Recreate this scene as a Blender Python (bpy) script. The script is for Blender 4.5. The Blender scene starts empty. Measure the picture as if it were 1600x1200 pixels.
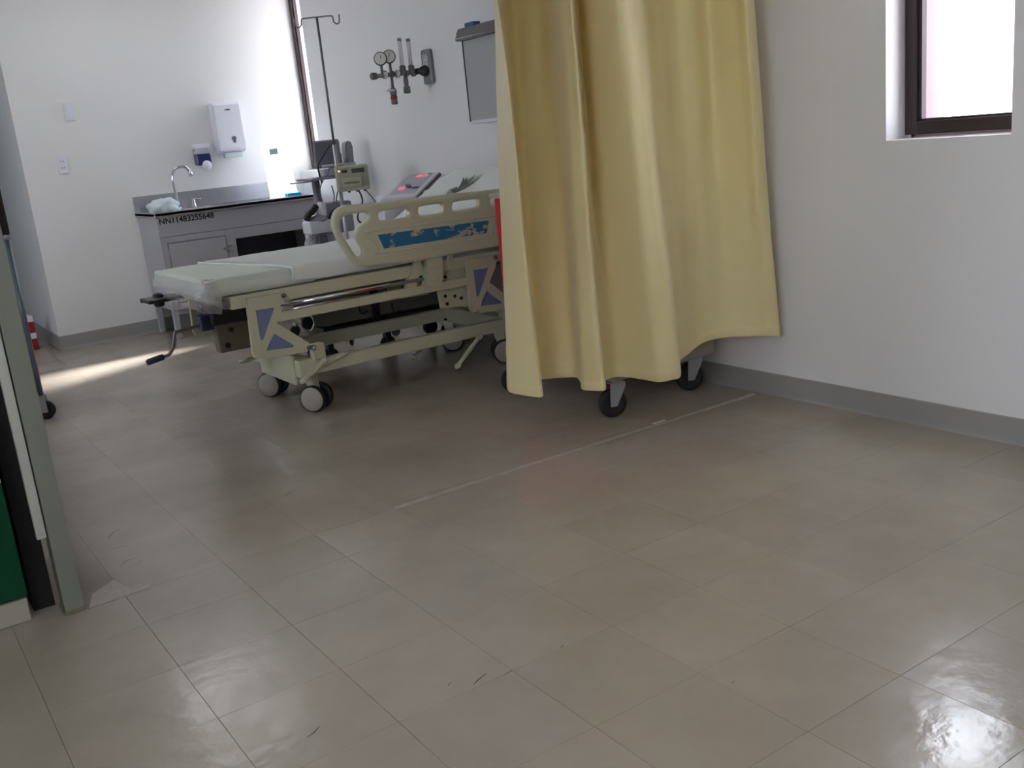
import bpy, bmesh, math, random
from mathutils import Vector, Matrix, Quaternion, noise as mnoise
random.seed(7)
S = bpy.context.scene
COL = S.collection
PI = math.pi

# ------------------------------------------------------------------ camera
F, YAW, PITCH, ROLL = 1548.7, 0.5775, -0.2489, -0.0989
CAM = Vector((-1.3953, -1.791, 1.2261))
_f = Vector((math.sin(YAW)*math.cos(PITCH), math.cos(YAW)*math.cos(PITCH), math.sin(PITCH)))
_r = Vector((math.cos(YAW), -math.sin(YAW), 0)); _u = _r.cross(_f)
_R = math.cos(ROLL)*_r + math.sin(ROLL)*_u
_U = -math.sin(ROLL)*_r + math.cos(ROLL)*_u
cam_data = bpy.data.cameras.new('camera'); cam = bpy.data.objects.new('camera', cam_data); COL.objects.link(cam)
cam_data.sensor_width = 36.0; cam_data.lens = F/1600*36; cam_data.clip_start = 0.05
m = Matrix.Identity(4)
for i in range(3):
    m[i][0] = _R[i]; m[i][1] = _U[i]; m[i][2] = -_f[i]; m[i][3] = CAM[i]
cam.matrix_world = m
S.camera = cam

def ray(u, v): return _R*((u-800)/F) - _U*((v-600)/F) + _f
def onx(u, v, x): d = ray(u, v); return CAM + d*((x-CAM.x)/d.x)
def ony(u, v, y): d = ray(u, v); return CAM + d*((y-CAM.y)/d.y)
def onz(u, v, z): d = ray(u, v); return CAM + d*((z-CAM.z)/d.z)

# ------------------------------------------------------------------ world, sun, exposure
S.view_settings.view_transform = 'Standard'; S.view_settings.look = 'None'
S.view_settings.gamma = 1.0; S.view_settings.use_curve_mapping = False
S.view_settings.exposure = -0.28
W = bpy.data.worlds.new('overcast_sky'); S.world = W; W.use_nodes = True
bg = W.node_tree.nodes['Background']; bg.inputs[0].default_value = (0.88, 0.92, 1.0, 1); bg.inputs[1].default_value = 18.0
sun_d = bpy.data.lights.new('sun', 'SUN'); sun_d.energy = 42.0; sun_d.angle = math.radians(7.5); sun_d.color = (1, .97, .93)
sun = bpy.data.objects.new('sun', sun_d); COL.objects.link(sun)
sun.rotation_euler = Vector((-1.0, -0.39, -0.92)).to_track_quat('-Z', 'Y').to_euler()

# ------------------------------------------------------------------ materials
def srgb(r, g, b):
    f = lambda c: (c/255/12.92) if c/255 <= .04045 else ((c/255+.055)/1.055)**2.4
    return (f(r), f(g), f(b), 1)
MATS = {}
def mat(name, col, rough=.5, metal=0., var=.06, nscale=9., bump=0., bscale=60., coat=0., trans=0., emit=None, es=0., spec=.5, alpha=1., transl=0.):
    if name in MATS: return MATS[name]
    M = bpy.data.materials.new(name); M.use_nodes = True; nt = M.node_tree; N = nt.nodes; L = nt.links
    b = N['Principled BSDF']
    tc = N.new('ShaderNodeTexCoord')
    nz = N.new('ShaderNodeTexNoise'); nz.inputs['Scale'].default_value = nscale; nz.inputs['Detail'].default_value = 5
    L.new(tc.outputs['Object'], nz.inputs['Vector'])
    mp = N.new('ShaderNodeMapRange'); mp.inputs[3].default_value = 1-var; mp.inputs[4].default_value = 1+var
    L.new(nz.outputs['Fac'], mp.inputs[0])
    hsv = N.new('ShaderNodeHueSaturation'); hsv.inputs['Color'].default_value = col
    L.new(mp.outputs[0], hsv.inputs['Value']); L.new(hsv.outputs[0], b.inputs['Base Color'])
    b.inputs['Roughness'].default_value = rough; b.inputs['Metallic'].default_value = metal
    b.inputs['Coat Weight'].default_value = coat; b.inputs['Coat Roughness'].default_value = .15
    b.inputs['Transmission Weight'].default_value = trans; b.inputs['Specular IOR Level'].default_value = spec
    b.inputs['Alpha'].default_value = alpha
    if emit: b.inputs['Emission Color'].default_value = emit; b.inputs['Emission Strength'].default_value = es
    if bump:
        n2 = N.new('ShaderNodeTexNoise'); n2.inputs['Scale'].default_value = bscale; n2.inputs['Detail'].default_value = 4
        L.new(tc.outputs['Object'], n2.inputs['Vector'])
        bp = N.new('ShaderNodeBump'); bp.inputs['Strength'].default_value = bump; bp.inputs['Distance'].default_value = .01
        L.new(n2.outputs['Fac'], bp.inputs['Height']); L.new(bp.outputs[0], b.inputs['Normal'])
    if transl:
        t = N.new('ShaderNodeBsdfTranslucent'); L.new(hsv.outputs[0], t.inputs['Color'])
        mx = N.new('ShaderNodeMixShader'); mx.inputs[0].default_value = transl
        L.new(b.outputs[0], mx.inputs[1]); L.new(t.outputs[0], mx.inputs[2]); L.new(mx.outputs[0], N['Material Output'].inputs[0])
    MATS[name] = M
    return M

wall_m = mat('wall_paint', srgb(226, 225, 226), .6, var=.025, nscale=2.2, bump=.06, bscale=40)
corr_m = mat('corridor_paint', srgb(220, 223, 226), .6, var=.03, nscale=2, bump=.05, bscale=40)
ceil_m = mat('ceiling_paint', srgb(230, 229, 226), .7, var=.02)
base_m = mat('vinyl_baseboard', srgb(152, 150, 148), .42, var=.08, nscale=6, bump=.05)
pink_m = mat('exterior_plaster', srgb(160, 136, 138), .8, var=.05, bump=.2)
frame_m = mat('brown_aluminium', srgb(48, 34, 36), .38, .1, var=.1)
cream_m = mat('cream_enamel', srgb(198, 198, 172), .36, var=.05, bump=.03, coat=.2)
creamp_m = mat('cream_plastic', srgb(198, 200, 176), .33, var=.05, nscale=14, bump=.03, coat=.15)
blueg_m = mat('blue_grey_inset', srgb(112, 124, 160), .45, var=.08)
black_m = mat('black_rubber', srgb(24, 23, 24), .55, var=.15)
blackp_m = mat('black_plastic', srgb(30, 30, 34), .4, var=.1)
cap_m = mat('grey_wheel_cover', srgb(164, 158, 148), .4, var=.05)
steel_m = mat('brushed_steel', srgb(176, 176, 182), .36, .8, var=.06, nscale=30, bump=.02)
chrome_m = mat('chrome', srgb(215, 215, 220), .1, 1., var=.02)
dsteel_m = mat('dull_steel', srgb(120, 118, 120), .42, .8, var=.1)
sheet_m = mat('white_sheet', srgb(226, 230, 226), .8, var=.035, nscale=5, bump=.5, bscale=9)
matt_m = mat('vinyl_mattress', srgb(214, 219, 210), .55, var=.04, nscale=5, bump=.25, bscale=10)
plastic_m = mat('clear_plastic_wrap', srgb(236, 232, 238), .16, var=.1, nscale=20, bump=1., bscale=55, alpha=.32, coat=.5)
cab_m = mat('grey_painted_metal', srgb(168, 168, 174), .45, var=.05, nscale=4, bump=.03)
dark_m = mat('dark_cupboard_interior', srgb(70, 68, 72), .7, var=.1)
white_m = mat('white_plastic', srgb(226, 226, 236), .38, var=.03)
greyp_m = mat('grey_device_plastic', srgb(178, 176, 186), .42, var=.05)
beige_m = mat('beige_device_plastic', srgb(176, 174, 152), .45, var=.06)
soap_m = mat('dark_blue_soap', srgb(26, 30, 92), .2, var=.1, coat=.5)
clear_m = mat('frosted_clear_plastic', srgb(206, 210, 226), .25, var=.04, alpha=.75)
red_m = mat('red_enamel', srgb(196, 30, 26), .35, var=.06, coat=.3)
lred_m = mat('dark_red_plastic', srgb(150, 28, 40), .4)
palegrey_m = mat('pale_grey_bumper', srgb(170, 166, 152), .5, var=.06)
green_m = mat('green_laminate', srgb(4, 66, 40), .6, spec=.2, var=.06)
post_m = mat('grey_green_metal_post', srgb(124, 127, 116), .48, var=.08, nscale=5, bump=.04)
trim_m = mat('pale_aluminium_trim', srgb(190, 192, 184), .4, .3, var=.08)
ink_m = mat('black_ink', srgb(16, 15, 18), .6)
paper_m = mat('pale_blue_paper', srgb(208, 222, 226), .8, var=.08, nscale=20, bump=.3)
bag_m = mat('white_bag_plastic', srgb(240, 244, 250), .35, var=.03, bump=.6, bscale=14, transl=.72)
cyan_m = mat('cyan_plastic', srgb(40, 170, 215), .4)
led_m = mat('red_led', srgb(255, 110, 120), .4, emit=(1, .16, .2, 1), es=.8)
dial_m = mat('gauge_dial', srgb(222, 222, 216), .4, var=.05)
tube_m = mat('flow_tube_acrylic', srgb(232, 232, 236), .12, alpha=.7, coat=.6)
navy_m = mat('navy_plastic', srgb(46, 52, 84), .4)
lcd_m = mat('dark_lcd', srgb(46, 52, 46), .2)
bluegrey_tube = mat('blue_grey_tube', srgb(120, 134, 146), .3, .7, var=.08)
brown_m = mat('dark_brown_tube', srgb(44, 36, 34), .5, var=.1)
consoleface_m = mat('grey_keypad', srgb(192, 194, 206), .4, var=.03)
tape_m = mat('worn_tape', srgb(160, 152, 140), .5, var=.4, nscale=26, bump=.3, bscale=60)
tapew_m = mat('fresh_tape', srgb(215, 205, 190), .5, var=.1)
lampm = mat('lamp_tube_glow', srgb(255, 250, 240), .4, emit=(.95, .97, 1, 1), es=4.2)
lampb = mat('lamp_reflector', srgb(235, 235, 232), .4)

# curtain: yellow cloth with a paler reverse, a little light passing through
def curtain_mat():
    M = bpy.data.materials.new('yellow_curtain_cloth'); M.use_nodes = True; nt = M.node_tree; N = nt.nodes; L = nt.links
    b = N['Principled BSDF']; b.inputs['Roughness'].default_value = .42; b.inputs['Sheen Weight'].default_value = .35
    tc = N.new('ShaderNodeTexCoord'); nz = N.new('ShaderNodeTexNoise'); nz.inputs['Scale'].default_value = 3.5; nz.inputs['Detail'].default_value = 6
    L.new(tc.outputs['Object'], nz.inputs['Vector'])
    cr = N.new('ShaderNodeValToRGB'); cr.color_ramp.elements[0].color = srgb(234, 220, 162); cr.color_ramp.elements[1].color = srgb(244, 233, 182)
    L.new(nz.outputs['Fac'], cr.inputs[0]); L.new(cr.outputs[0], b.inputs['Base Color'])
    n2 = N.new('ShaderNodeTexNoise'); n2.inputs['Scale'].default_value = 14; n2.inputs['Detail'].default_value = 5
    L.new(tc.outputs['Object'], n2.inputs['Vector'])
    bp = N.new('ShaderNodeBump'); bp.inputs['Strength'].default_value = .18; bp.inputs['Distance'].default_value = .02
    L.new(n2.outputs['Fac'], bp.inputs['Height']); L.new(bp.outputs[0], b.inputs['Normal'])
    t = N.new('ShaderNodeBsdfTranslucent'); t.inputs['Color'].default_value = srgb(240, 205, 95)
    mx = N.new('ShaderNodeMixShader'); mx.inputs[0].default_value = .22
    L.new(b.outputs[0], mx.inputs[1]); L.new(t.outputs[0], mx.inputs[2]); L.new(mx.outputs[0], N['Material Output'].inputs[0])
    return M
curtain_m = curtain_mat()

def floor_mat(name, c1, c2, r0, r1, perobj):
    M = bpy.data.materials.new(name); M.use_nodes = True; nt = M.node_tree; N = nt.nodes; L = nt.links
    b = N['Principled BSDF']; geo = N.new('ShaderNodeNewGeometry')
    nz = N.new('ShaderNodeTexNoise'); nz.inputs['Scale'].default_value = 2.3; nz.inputs['Detail'].default_value = 8; nz.inputs['Roughness'].default_value = .6
    L.new(geo.outputs['Position'], nz.inputs['Vector'])
    cr = N.new('ShaderNodeValToRGB'); cr.color_ramp.elements[0].position = .3; cr.color_ramp.elements[1].position = .7
    cr.color_ramp.elements[0].color = c1; cr.color_ramp.elements[1].color = c2
    L.new(nz.outputs['Fac'], cr.inputs[0])
    col = cr.outputs[0]
    if perobj:
        oi = N.new('ShaderNodeObjectInfo'); mr = N.new('ShaderNodeMapRange'); mr.inputs[3].default_value = .97; mr.inputs[4].default_value = 1.03
        L.new(oi.outputs['Random'], mr.inputs[0]); h = N.new('ShaderNodeHueSaturation')
        L.new(col, h.inputs['Color']); L.new(mr.outputs[0], h.inputs['Value']); col = h.outputs[0]
    L.new(col, b.inputs['Base Color'])
    # worn wax: gloss varies in patches
    n3 = N.new('ShaderNodeTexNoise'); n3.inputs['Scale'].default_value = 4.; n3.inputs['Detail'].default_value = 6
    L.new(geo.outputs['Position'], n3.inputs['Vector'])
    mr = N.new('ShaderNodeMapRange'); mr.inputs[1].default_value = .35; mr.inputs[2].default_value = .65; mr.inputs[3].default_value = r0; mr.inputs[4].default_value = r1
    L.new(n3.outputs['Fac'], mr.inputs[0]); L.new(mr.outputs[0], b.inputs['Roughness'])
    n2 = N.new('ShaderNodeTexNoise'); n2.inputs['Scale'].default_value = 17; n2.inputs['Detail'].default_value = 6
    L.new(geo.outputs['Position'], n2.inputs['Vector'])
    bp = N.new('ShaderNodeBump'); bp.inputs['Strength'].default_value = .15; bp.inputs['Distance'].default_value = .01
    L.new(n2.outputs['Fac'], bp.inputs['Height']); L.new(bp.outputs[0], b.inputs['Normal'])
    b.inputs['IOR'].default_value = 1.6
    if perobj:      # no two tiles lie dead level
        wn = N.new('ShaderNodeTexWhiteNoise'); L.new(oi.outputs['Location'], wn.inputs['Vector'])
        sb_ = N.new('ShaderNodeVectorMath'); sb_.operation = 'SUBTRACT'; sb_.inputs[1].default_value = (.5, .5, .5); L.new(wn.outputs['Color'], sb_.inputs[0])
        sc_ = N.new('ShaderNodeVectorMath'); sc_.operation = 'MULTIPLY'; sc_.inputs[1].default_value = (.020, .020, 0); L.new(sb_.outputs[0], sc_.inputs[0])
        ad = N.new('ShaderNodeVectorMath'); ad.operation = 'ADD'; L.new(geo.outputs['Normal'], ad.inputs[0]); L.new(sc_.outputs[0], ad.inputs[1])
        nm = N.new('ShaderNodeVectorMath'); nm.operation = 'NORMALIZE'; L.new(ad.outputs[0], nm.inputs[0]); L.new(nm.outputs[0], bp.inputs['Normal'])
    return M
tile_m = floor_mat('waxed_vinyl_tile', srgb(158, 148, 136), srgb(174, 164, 151), .13, .25, True)
sheetfloor_m = floor_mat('waxed_vinyl_sheet', srgb(154, 144, 134), srgb(168, 158, 148), .12, .24, False)
grout_m = mat('tile_joint', srgb(104, 98, 88), .7, var=.2)

def glass_mat():
    M = bpy.data.materials.new('window_glass'); M.use_nodes = True; nt = M.node_tree; N = nt.nodes; L = nt.links
    for n in list(N):
        if n.type != 'OUTPUT_MATERIAL': N.remove(n)
    t = N.new('ShaderNodeBsdfTransparent'); t.inputs[0].default_value = (.95, .96, .97, 1)
    g = N.new('ShaderNodeBsdfGlossy'); g.inputs['Roughness'].default_value = .03
    mx = N.new('ShaderNodeMixShader'); mx.inputs[0].default_value = .05; L.new(t.outputs[0], mx.inputs[1]); L.new(g.outputs[0], mx.inputs[2])
    L.new(mx.outputs[0], N['Material Output'].inputs[0])
    return M
glass_m = glass_mat()

# ------------------------------------------------------------------ mesh helpers
def BM(): return bmesh.new()
def box(bm, x0, x1, y0, y1, z0, z1, bev=0., seg=2, M=None):
    vs = [bm.verts.new((x, y, z)) for x in (x0, x1) for y in (y0, y1) for z in (z0, z1)]
    fs = [bm.faces.new([vs[i] for i in q]) for q in ((0, 1, 3, 2), (4, 6, 7, 5), (0, 4, 5, 1), (2, 3, 7, 6), (0, 2, 6, 4), (1, 5, 7, 3))]
    geo = vs
    if bev:
        es = list({e for f in fs for e in f.edges})
        r = bmesh.ops.bevel(bm, geom=es, offset=bev, segments=seg, affect='EDGES', profile=.6)
        geo = list({v for f in r['faces'] for v in f.verts} | {v for v in vs if v.is_valid})
    if M is not None: bmesh.ops.transform(bm, matrix=M, verts=geo)
    return geo
def frame_of(d):
    d = d.normalized(); a = Vector((0, 0, 1)) if abs(d.z) < .9 else Vector((1, 0, 0))
    x = d.cross(a).normalized(); return x, d.cross(x).normalized()
def tube(bm, pts, r, n=10, smooth=0, caps=True, closed=False):
    pts = [Vector(p) for p in pts]
    if smooth: pts = catmull(pts, smooth)
    rs = r if isinstance(r, (list, tuple)) else None
    rings = []; prev = None
    for i, p in enumerate(pts):
        d = (pts[min(i+1, len(pts)-1)] - pts[max(i-1, 0)])
        if d.length < 1e-9: d = Vector((0, 0, 1))
        d.normalize()
        if prev is None: x, y = frame_of(d)
        else:
            x = prev - d*prev.dot(d)
            x = x.normalized() if x.length > 1e-6 else frame_of(d)[0]
            y = d.cross(x)
        prev = x
        rr = rs[min(int(i*len(rs)/len(pts)), len(rs)-1)] if rs else r
        rings.append([bm.verts.new(p + (x*math.cos(2*PI*k/n) + y*math.sin(2*PI*k/n))*rr) for k in range(n)])
    for a, b in zip(rings, rings[1:]):
        for k in range(n):
            f = bm.faces.new((a[k], a[(k+1) % n], b[(k+1) % n], b[k])); f.smooth = True
    if caps:
        bm.faces.new(rings[0][::-1]); bm.faces.new(rings[-1])
def catmull(P, k):
    out = []
    for i in range(len(P)-1):
        p0, p1, p2, p3 = P[max(i-1, 0)], P[i], P[i+1], P[min(i+2, len(P)-1)]
        for j in range(k):
            t = j/k
            out.append(.5*((2*p1) + (p2-p0)*t + (2*p0-5*p1+4*p2-p3)*t*t + (3*p1-p0-3*p2+p3)*t**3))
    out.append(P[-1]); return out
def lathe(bm, prof, c, axis=(0, 0, 1), n=24):
    """prof: list of (radius, height along axis)"""
    c = Vector(c); ax = Vector(axis).normalized(); x, y = frame_of(ax); rings = []
    for r, h in prof:
        rings.append([bm.verts.new(c + ax*h + (x*math.cos(2*PI*k/n)+y*math.sin(2*PI*k/n))*max(r, 1e-4)) for k in range(n)])
    for a, b in zip(rings, rings[1:]):
        for k in range(n):
            f = bm.faces.new((a[k], a[(k+1) % n], b[(k+1) % n], b[k])); f.smooth = True
    bm.faces.new(rings[0][::-1]); bm.faces.new(rings[-1])
def poly(bm, outline, thick_vec, bev=0.):
    """closed outline (3D points, planar) extruded by thick_vec"""
    t = Vector(thick_vec); a = [bm.verts.new(Vector(p)) for p in outline]; b = [bm.verts.new(Vector(p)+t) for p in outline]
    n = len(a); fs = [bm.faces.new(a[::-1]), bm.faces.new(b)]
    for k in range(n): fs.append(bm.faces.new((a[k], a[(k+1) % n], b[(k+1) % n], b[k])))
    if bev:
        es = list(set(fs[0].edges) | set(fs[1].edges))
        bmesh.ops.bevel(bm, geom=es, offset=bev, segments=2, affect='EDGES')
def curve_plate(contours, y0, thick, bev):
    """XZ contours (first outer, others holes) -> bmesh plate of thickness, rounded rims, standing in plane Y=y0"""
    cu = bpy.data.curves.new('tmp', 'CURVE'); cu.dimensions = '2D'; cu.fill_mode = 'BOTH'
    cu.extrude = max(thick/2-bev, .0005); cu.bevel_depth = bev; cu.bevel_resolution = 3; cu.resolution_u = 8
    def grow(c, d):      # offset a closed outline by d (positive = outwards)
        n = len(c); ar = sum(c[i][0]*c[(i+1) % n][1]-c[(i+1) % n][0]*c[i][1] for i in range(n)); sg = 1 if ar > 0 else -1; out = []
        for i in range(n):
            t = (Vector(c[(i+1) % n])-Vector(c[i-1])).normalized(); out.append(Vector(c[i])+Vector((t.y, -t.x))*d*sg)
        return out
    contours = [grow([Vector(q) for q in c], -bev*.9 if k == 0 else bev*.8) for k, c in enumerate(contours)]
    for c in contours:
        sp = cu.splines.new('POLY'); sp.points.add(len(c)-1); sp.use_cyclic_u = True
        for p, q in zip(sp.points, c): p.co = (q[0], q[1], 0, 1)
    ob = bpy.data.objects.new('tmp', cu); COL.objects.link(ob)
    me = bpy.data.meshes.new_from_object(ob.evaluated_get(bpy.context.evaluated_depsgraph_get()))
    bm = BM(); bm.from_mesh(me); bpy.data.objects.remove(ob); bpy.data.curves.remove(cu); bpy.data.meshes.remove(me)
    bmesh.ops.transform(bm, matrix=Matrix(((1, 0, 0, 0), (0, 0, -1, y0), (0, 1, 0, 0), (0, 0, 0, 1))), verts=bm.verts)
    bmesh.ops.remove_doubles(bm, verts=bm.verts, dist=1e-5)
    return bm
def smooth2d(P, k=4):
    n = len(P); out = []
    for i in range(n):
        p0, p1, p2, p3 = (Vector(P[(i+j) % n]) for j in (-1, 0, 1, 2))
        for j in range(k):
            t = j/k; out.append(.5*((2*p1)+(p2-p0)*t+(2*p0-5*p1+4*p2-p3)*t*t+(3*p1-p0-3*p2+p3)*t**3))
    return out

def origin_of(o):
    v = Vector((0, 0, 0))
    while o is not None: v += o.location; o = o.parent
    return v
def mk(name, bm, material, parent=None, smooth=False, label=None, kind=None, loc=None):
    bmesh.ops.recalc_face_normals(bm, faces=bm.faces)
    if parent is not None: off = origin_of(parent)
    elif loc is not None: off = Vector(loc)
    else:
        xs = [v.co for v in bm.verts]
        off = Vector(((min(c.x for c in xs)+max(c.x for c in xs))/2, (min(c.y for c in xs)+max(c.y for c in xs))/2, min(c.z for c in xs)))
    bmesh.ops.translate(bm, vec=-off, verts=bm.verts)
    me = bpy.data.meshes.new(name); bm.to_mesh(me); bm.free()
    if smooth:
        for p in me.polygons: p.use_smooth = True
    me.materials.append(material)
    o = bpy.data.objects.new(name, me); COL.objects.link(o)
    if parent is not None: o.parent = parent
    else: o.location = off
    if label: o['label'] = label
    if kind: o['kind'] = kind
    return o
def thing(name, label, cat, loc, group=None):
    o = bpy.data.objects.new(name, None); COL.objects.link(o); o.location = loc; o.empty_display_size = .1
    o['label'] = label; o['category'] = cat
    if group: o['group'] = group
    return o
def tag(o, label, cat, group=None):
    o['label'] = label; o['category'] = cat
    if group: o['group'] = group
    return o
def bx(name, dims, material, parent=None, bev=0., seg=2, **k):
    b = BM(); box(b, *dims, bev=bev, seg=seg); return mk(name, b, material, parent, **k)
def tb(name, pts, r, material, parent=None, n=10, smooth=0, **k):
    b = BM(); tube(b, pts, r, n, smooth); return mk(name, b, material, parent, **k)
def lt(name, prof, c, axis, material, parent=None, n=24, **k):
    b = BM(); lathe(b, prof, c, axis, n); return mk(name, b, material, parent, **k)

# ------------------------------------------------------------------ the room
XR, YS, XC, H = 1.836, 5.97, -0.21, 2.70
XL, YB, YE, TH = -2.9, -3.6, 9.0, .32
T = .305
WIN1 = (.044, .515, 1.06, 2.40)     # y0,y1,z0,z1 in the right wall
WIN2 = (5.555, 5.97, 1.075, 2.55)

floor = bx('floor', (XL-.1, XR+.1, YB-.1, YE+.1, -.12, -.006), grout_m, kind='structure')
# tiles of the near floor, joints left open
J1 = 4; YT = 1.166
def tile_mesh(w, d):
    b = BM(); box(b, 0, w, 0, d, -.006, 0, bev=.0004, seg=1); me = bpy.data.meshes.new('tile'); bmesh.ops.recalc_face_normals(b, faces=b.faces); b.to_mesh(me); b.free(); me.materials.append(tile_m); return me
fo = origin_of(floor)
rt = random.Random(3)
def lay(xa, xb, ya, yb, g, row0, tiles):
    """rows of square tiles on the 30 cm grid, cut at the edges"""
    for j in range(math.floor(ya/T+1e-6), math.ceil(yb/T-1e-6)):
        for i in range(math.floor(xa/T+1e-6), math.ceil(xb/T-1e-6)):
            x0, x1, y0, y1 = max(i*T, xa), min((i+1)*T, xb), max(j*T, ya), min((j+1)*T, yb)
            if x1-x0 < .012 or y1-y0 < .012: continue
            key = (round(x1-x0, 4), round(y1-y0, 4), g)
            if key not in tiles: tiles[key] = tile_mesh(x1-x0-g, y1-y0-g)
            o = bpy.data.objects.new('tile', tiles[key]); COL.objects.link(o); o.parent = floor
            o.location = Vector((x0+g/2, y0+g/2, 0)) - fo
TM = {}
XA = -6*T
lay(XA, XR, -4*T, YT, .0009, 0, TM)
lay(-5*T, XR, YT, 5.83, .0004, 0, TM)
bx('vinyl_sheet', (XL, XR, YB, -4*T, -.006, 0), sheetfloor_m, floor)
bx('vinyl_sheet', (XL, XA, -4*T, YT, -.006, 0), sheetfloor_m, floor)
bx('vinyl_sheet', (XL, -5*T, YT, 5.83, -.006, 0), sheetfloor_m, floor)
bx('vinyl_sheet', (XL, XR, 5.83, YE, -.006, 0), sheetfloor_m, floor)

def wall_with_holes(name, x0, x1, ylo, yhi, zlo, zhi, holes, m):
    """wall slab between planes x0..x1 with rectangular openings (y0,y1,z0,z1)"""
    b = BM(); ys = sorted({ylo, yhi} | {h[0] for h in holes} | {h[1] for h in holes})
    for a, c in zip(ys, ys[1:]):
        hs = [h for h in holes if h[0] <= a+1e-6 and h[1] >= c-1e-6]
        if not hs: box(b, x0, x1, a, c, zlo, zhi)
        else:
            h = hs[0]
            if h[2] > zlo+1e-6: box(b, x0, x1, a, c, zlo, h[2])
            if h[3] < zhi-1e-6: box(b, x0, x1, a, c, h[3], zhi)
    return mk(name, b, m, kind='structure')
wall_right = wall_with_holes('wall_right', XR, XR+TH, YB, YS+TH, 0, H, [WIN1, WIN2], wall_m)
bx('wall_back', (XC, XR, YS, YS+.2, 0, H), wall_m, kind='structure')
bx('wall_corridor', (XC, XC+.15, YS+.2, YE, 0, H), corr_m, kind='structure')
bx('wall_end', (XL, XC+.15, YE, YE+.15, 0, H), corr_m, kind='structure')
wall_with_holes('wall_left', XL-.15, XL, YB, YE, 0, H, [(-2.5, -1.0, 1.15, 1.95), (3.45, 4.6, 1.3, 2.0)], corr_m)  # unseen openings, added to let in light from the left
def wall_y(name, y0, y1, xlo, xhi, holes, m):
    b = BM(); xs = sorted({xlo, xhi} | {h[0] for h in holes} | {h[1] for h in holes})
    for a, c in zip(xs, xs[1:]):
        hs = [h for h in holes if h[0] <= a+1e-6 and h[1] >= c-1e-6]
        if not hs: box(b, a, c, y0, y1, 0, H)
        else:
            box(b, a, c, y0, y1, 0, hs[0][2]); box(b, a, c, y0, y1, hs[0][3], H)
    return mk(name, b, m, kind='structure')
wall_y('wall_front', YB-.15, YB, XL, XR, [], wall_m)
bx('ceiling', (XL-.15, XR+TH, YB-.15, YE+.15, H, H+.12), ceil_m, kind='structure')

# exterior reveals beyond each window frame
def window(n, y0, y1, z0, z1, rec, fw, ext=True):
    e = bpy.data.objects.new('window_%d' % n, None); COL.objects.link(e); e.location = (XR+rec, (y0+y1)/2, z0); e['kind'] = 'structure'
    xa, xb = XR+rec, XR+rec+.045
    for d in ((y0+.004, y0+fw), (y1-fw, y1-.004)): bx('stile', (xa, xb, *d, z0+.012, z1-.004), frame_m, e, bev=.003, seg=1)
    for d in ((z0+.012, z0+fw+.006), (z1-fw, z1-.004)): bx('rail', (xa, xb, y0+fw, y1-fw, *d), frame_m, e, bev=.003, seg=1)
    fb = .014
    b = BM()
    for (a, c, d, f) in ((y0+fw-.001, y0+fw+fb, z0+fw, z1-fw), (y1-fw-fb, y1-fw+.001, z0+fw, z1-fw), (y0+fw, y1-fw, z0+fw-.001, z0+fw+fb), (y0+fw, y1-fw, z1-fw-fb, z1-fw+.001)):
        box(b, xa+.012, xb-.006, a, c, d, f)
    mk('glazing_bead', b, frame_m, e)
    bx('glass', (xa+.022, xa+.027, y0+fw, y1-fw, z0+fw, z1-fw), glass_m, e)
    # outer jamb lining: pinkish plaster near, white far to paint in the glare
    b = BM(); t = .012
    box(b, xb+.002, XR+TH+.02, y1-t, y1+.002, z0, z1); box(b, xb+.002, XR+TH+.02, y0-.002, y0+t, z0, z1)
    box(b, xb+.002, XR+TH+.02, y0, y1, z0-.002, z0+t)
    mk('outer_reveal', b, pink_m if n == 1 else wall_m, e)
    return e
window(1, *WIN1, .105, .052)
window(2, *WIN2, .09, .05)

nb = thing('sun_block_building', 'added pink building outside that blocks sun from the near window', 'building', (6.6, .6, 0))  # unseen block, added to keep direct sun off the near window
bx('wall', (5.8, 7.6, -2.0, 2.30, 0, 8.0), pink_m, nb)
bx('parapet', (5.76, 7.64, -2.04, 2.32, 8.0, 8.2), pink_m, nb)
for yy in (-1.2, .6):
    for zz in (1.2, 4.2):
        w_ = bx('window', (5.77, 5.80, yy, yy+.9, zz, zz+1.3), frame_m, nb); bx('pane', (5.765, 5.775, yy+.06, yy+.84, zz+.06, zz+1.24), glass_m, w_)
bx('yard', (XR+TH+.05, 30, -25, 30, -.4, -.2), mat('concrete_yard', srgb(170, 166, 158), .9, var=.1), kind='structure')

def baseboard(name, pts, h, t, m=base_m):
    """polyline on plan, thickness towards left normal; coved foot"""
    b = BM()
    for p, q in zip(pts, pts[1:]):
        d = (Vector((q[0], q[1], 0))-Vector((p[0], p[1], 0))).normalized(); n = Vector((-d.y, d.x, 0))
        prof = [(0, 0), (t*2.0, 0), (t*1.2, h*.12), (t, h*.25), (t, h*.96), (t*.5, h), (0, h)]
        A = [b.verts.new(Vector((p[0], p[1], z))+n*o) for o, z in prof]; B = [b.verts.new(Vector((q[0], q[1], z))+n*o) for o, z in prof]
        for k in range(len(prof)): b.faces.new((A[k], A[(k+1) % len(prof)], B[(k+1) % len(prof)], B[k]))
        b.faces.new(A[::-1]); b.faces.new(B)
    return mk(name, b, m, kind='structure')
baseboard('baseboard_right', [(XR, YB), (XR, YS)], .098, .005)
baseboard('baseboard_back', [(XR-.002, YS), (XC-.006, YS)], .10, .005)
baseboard('baseboard_corridor', [(XC, YS-.006), (XC, YE)], .10, .005)

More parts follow.
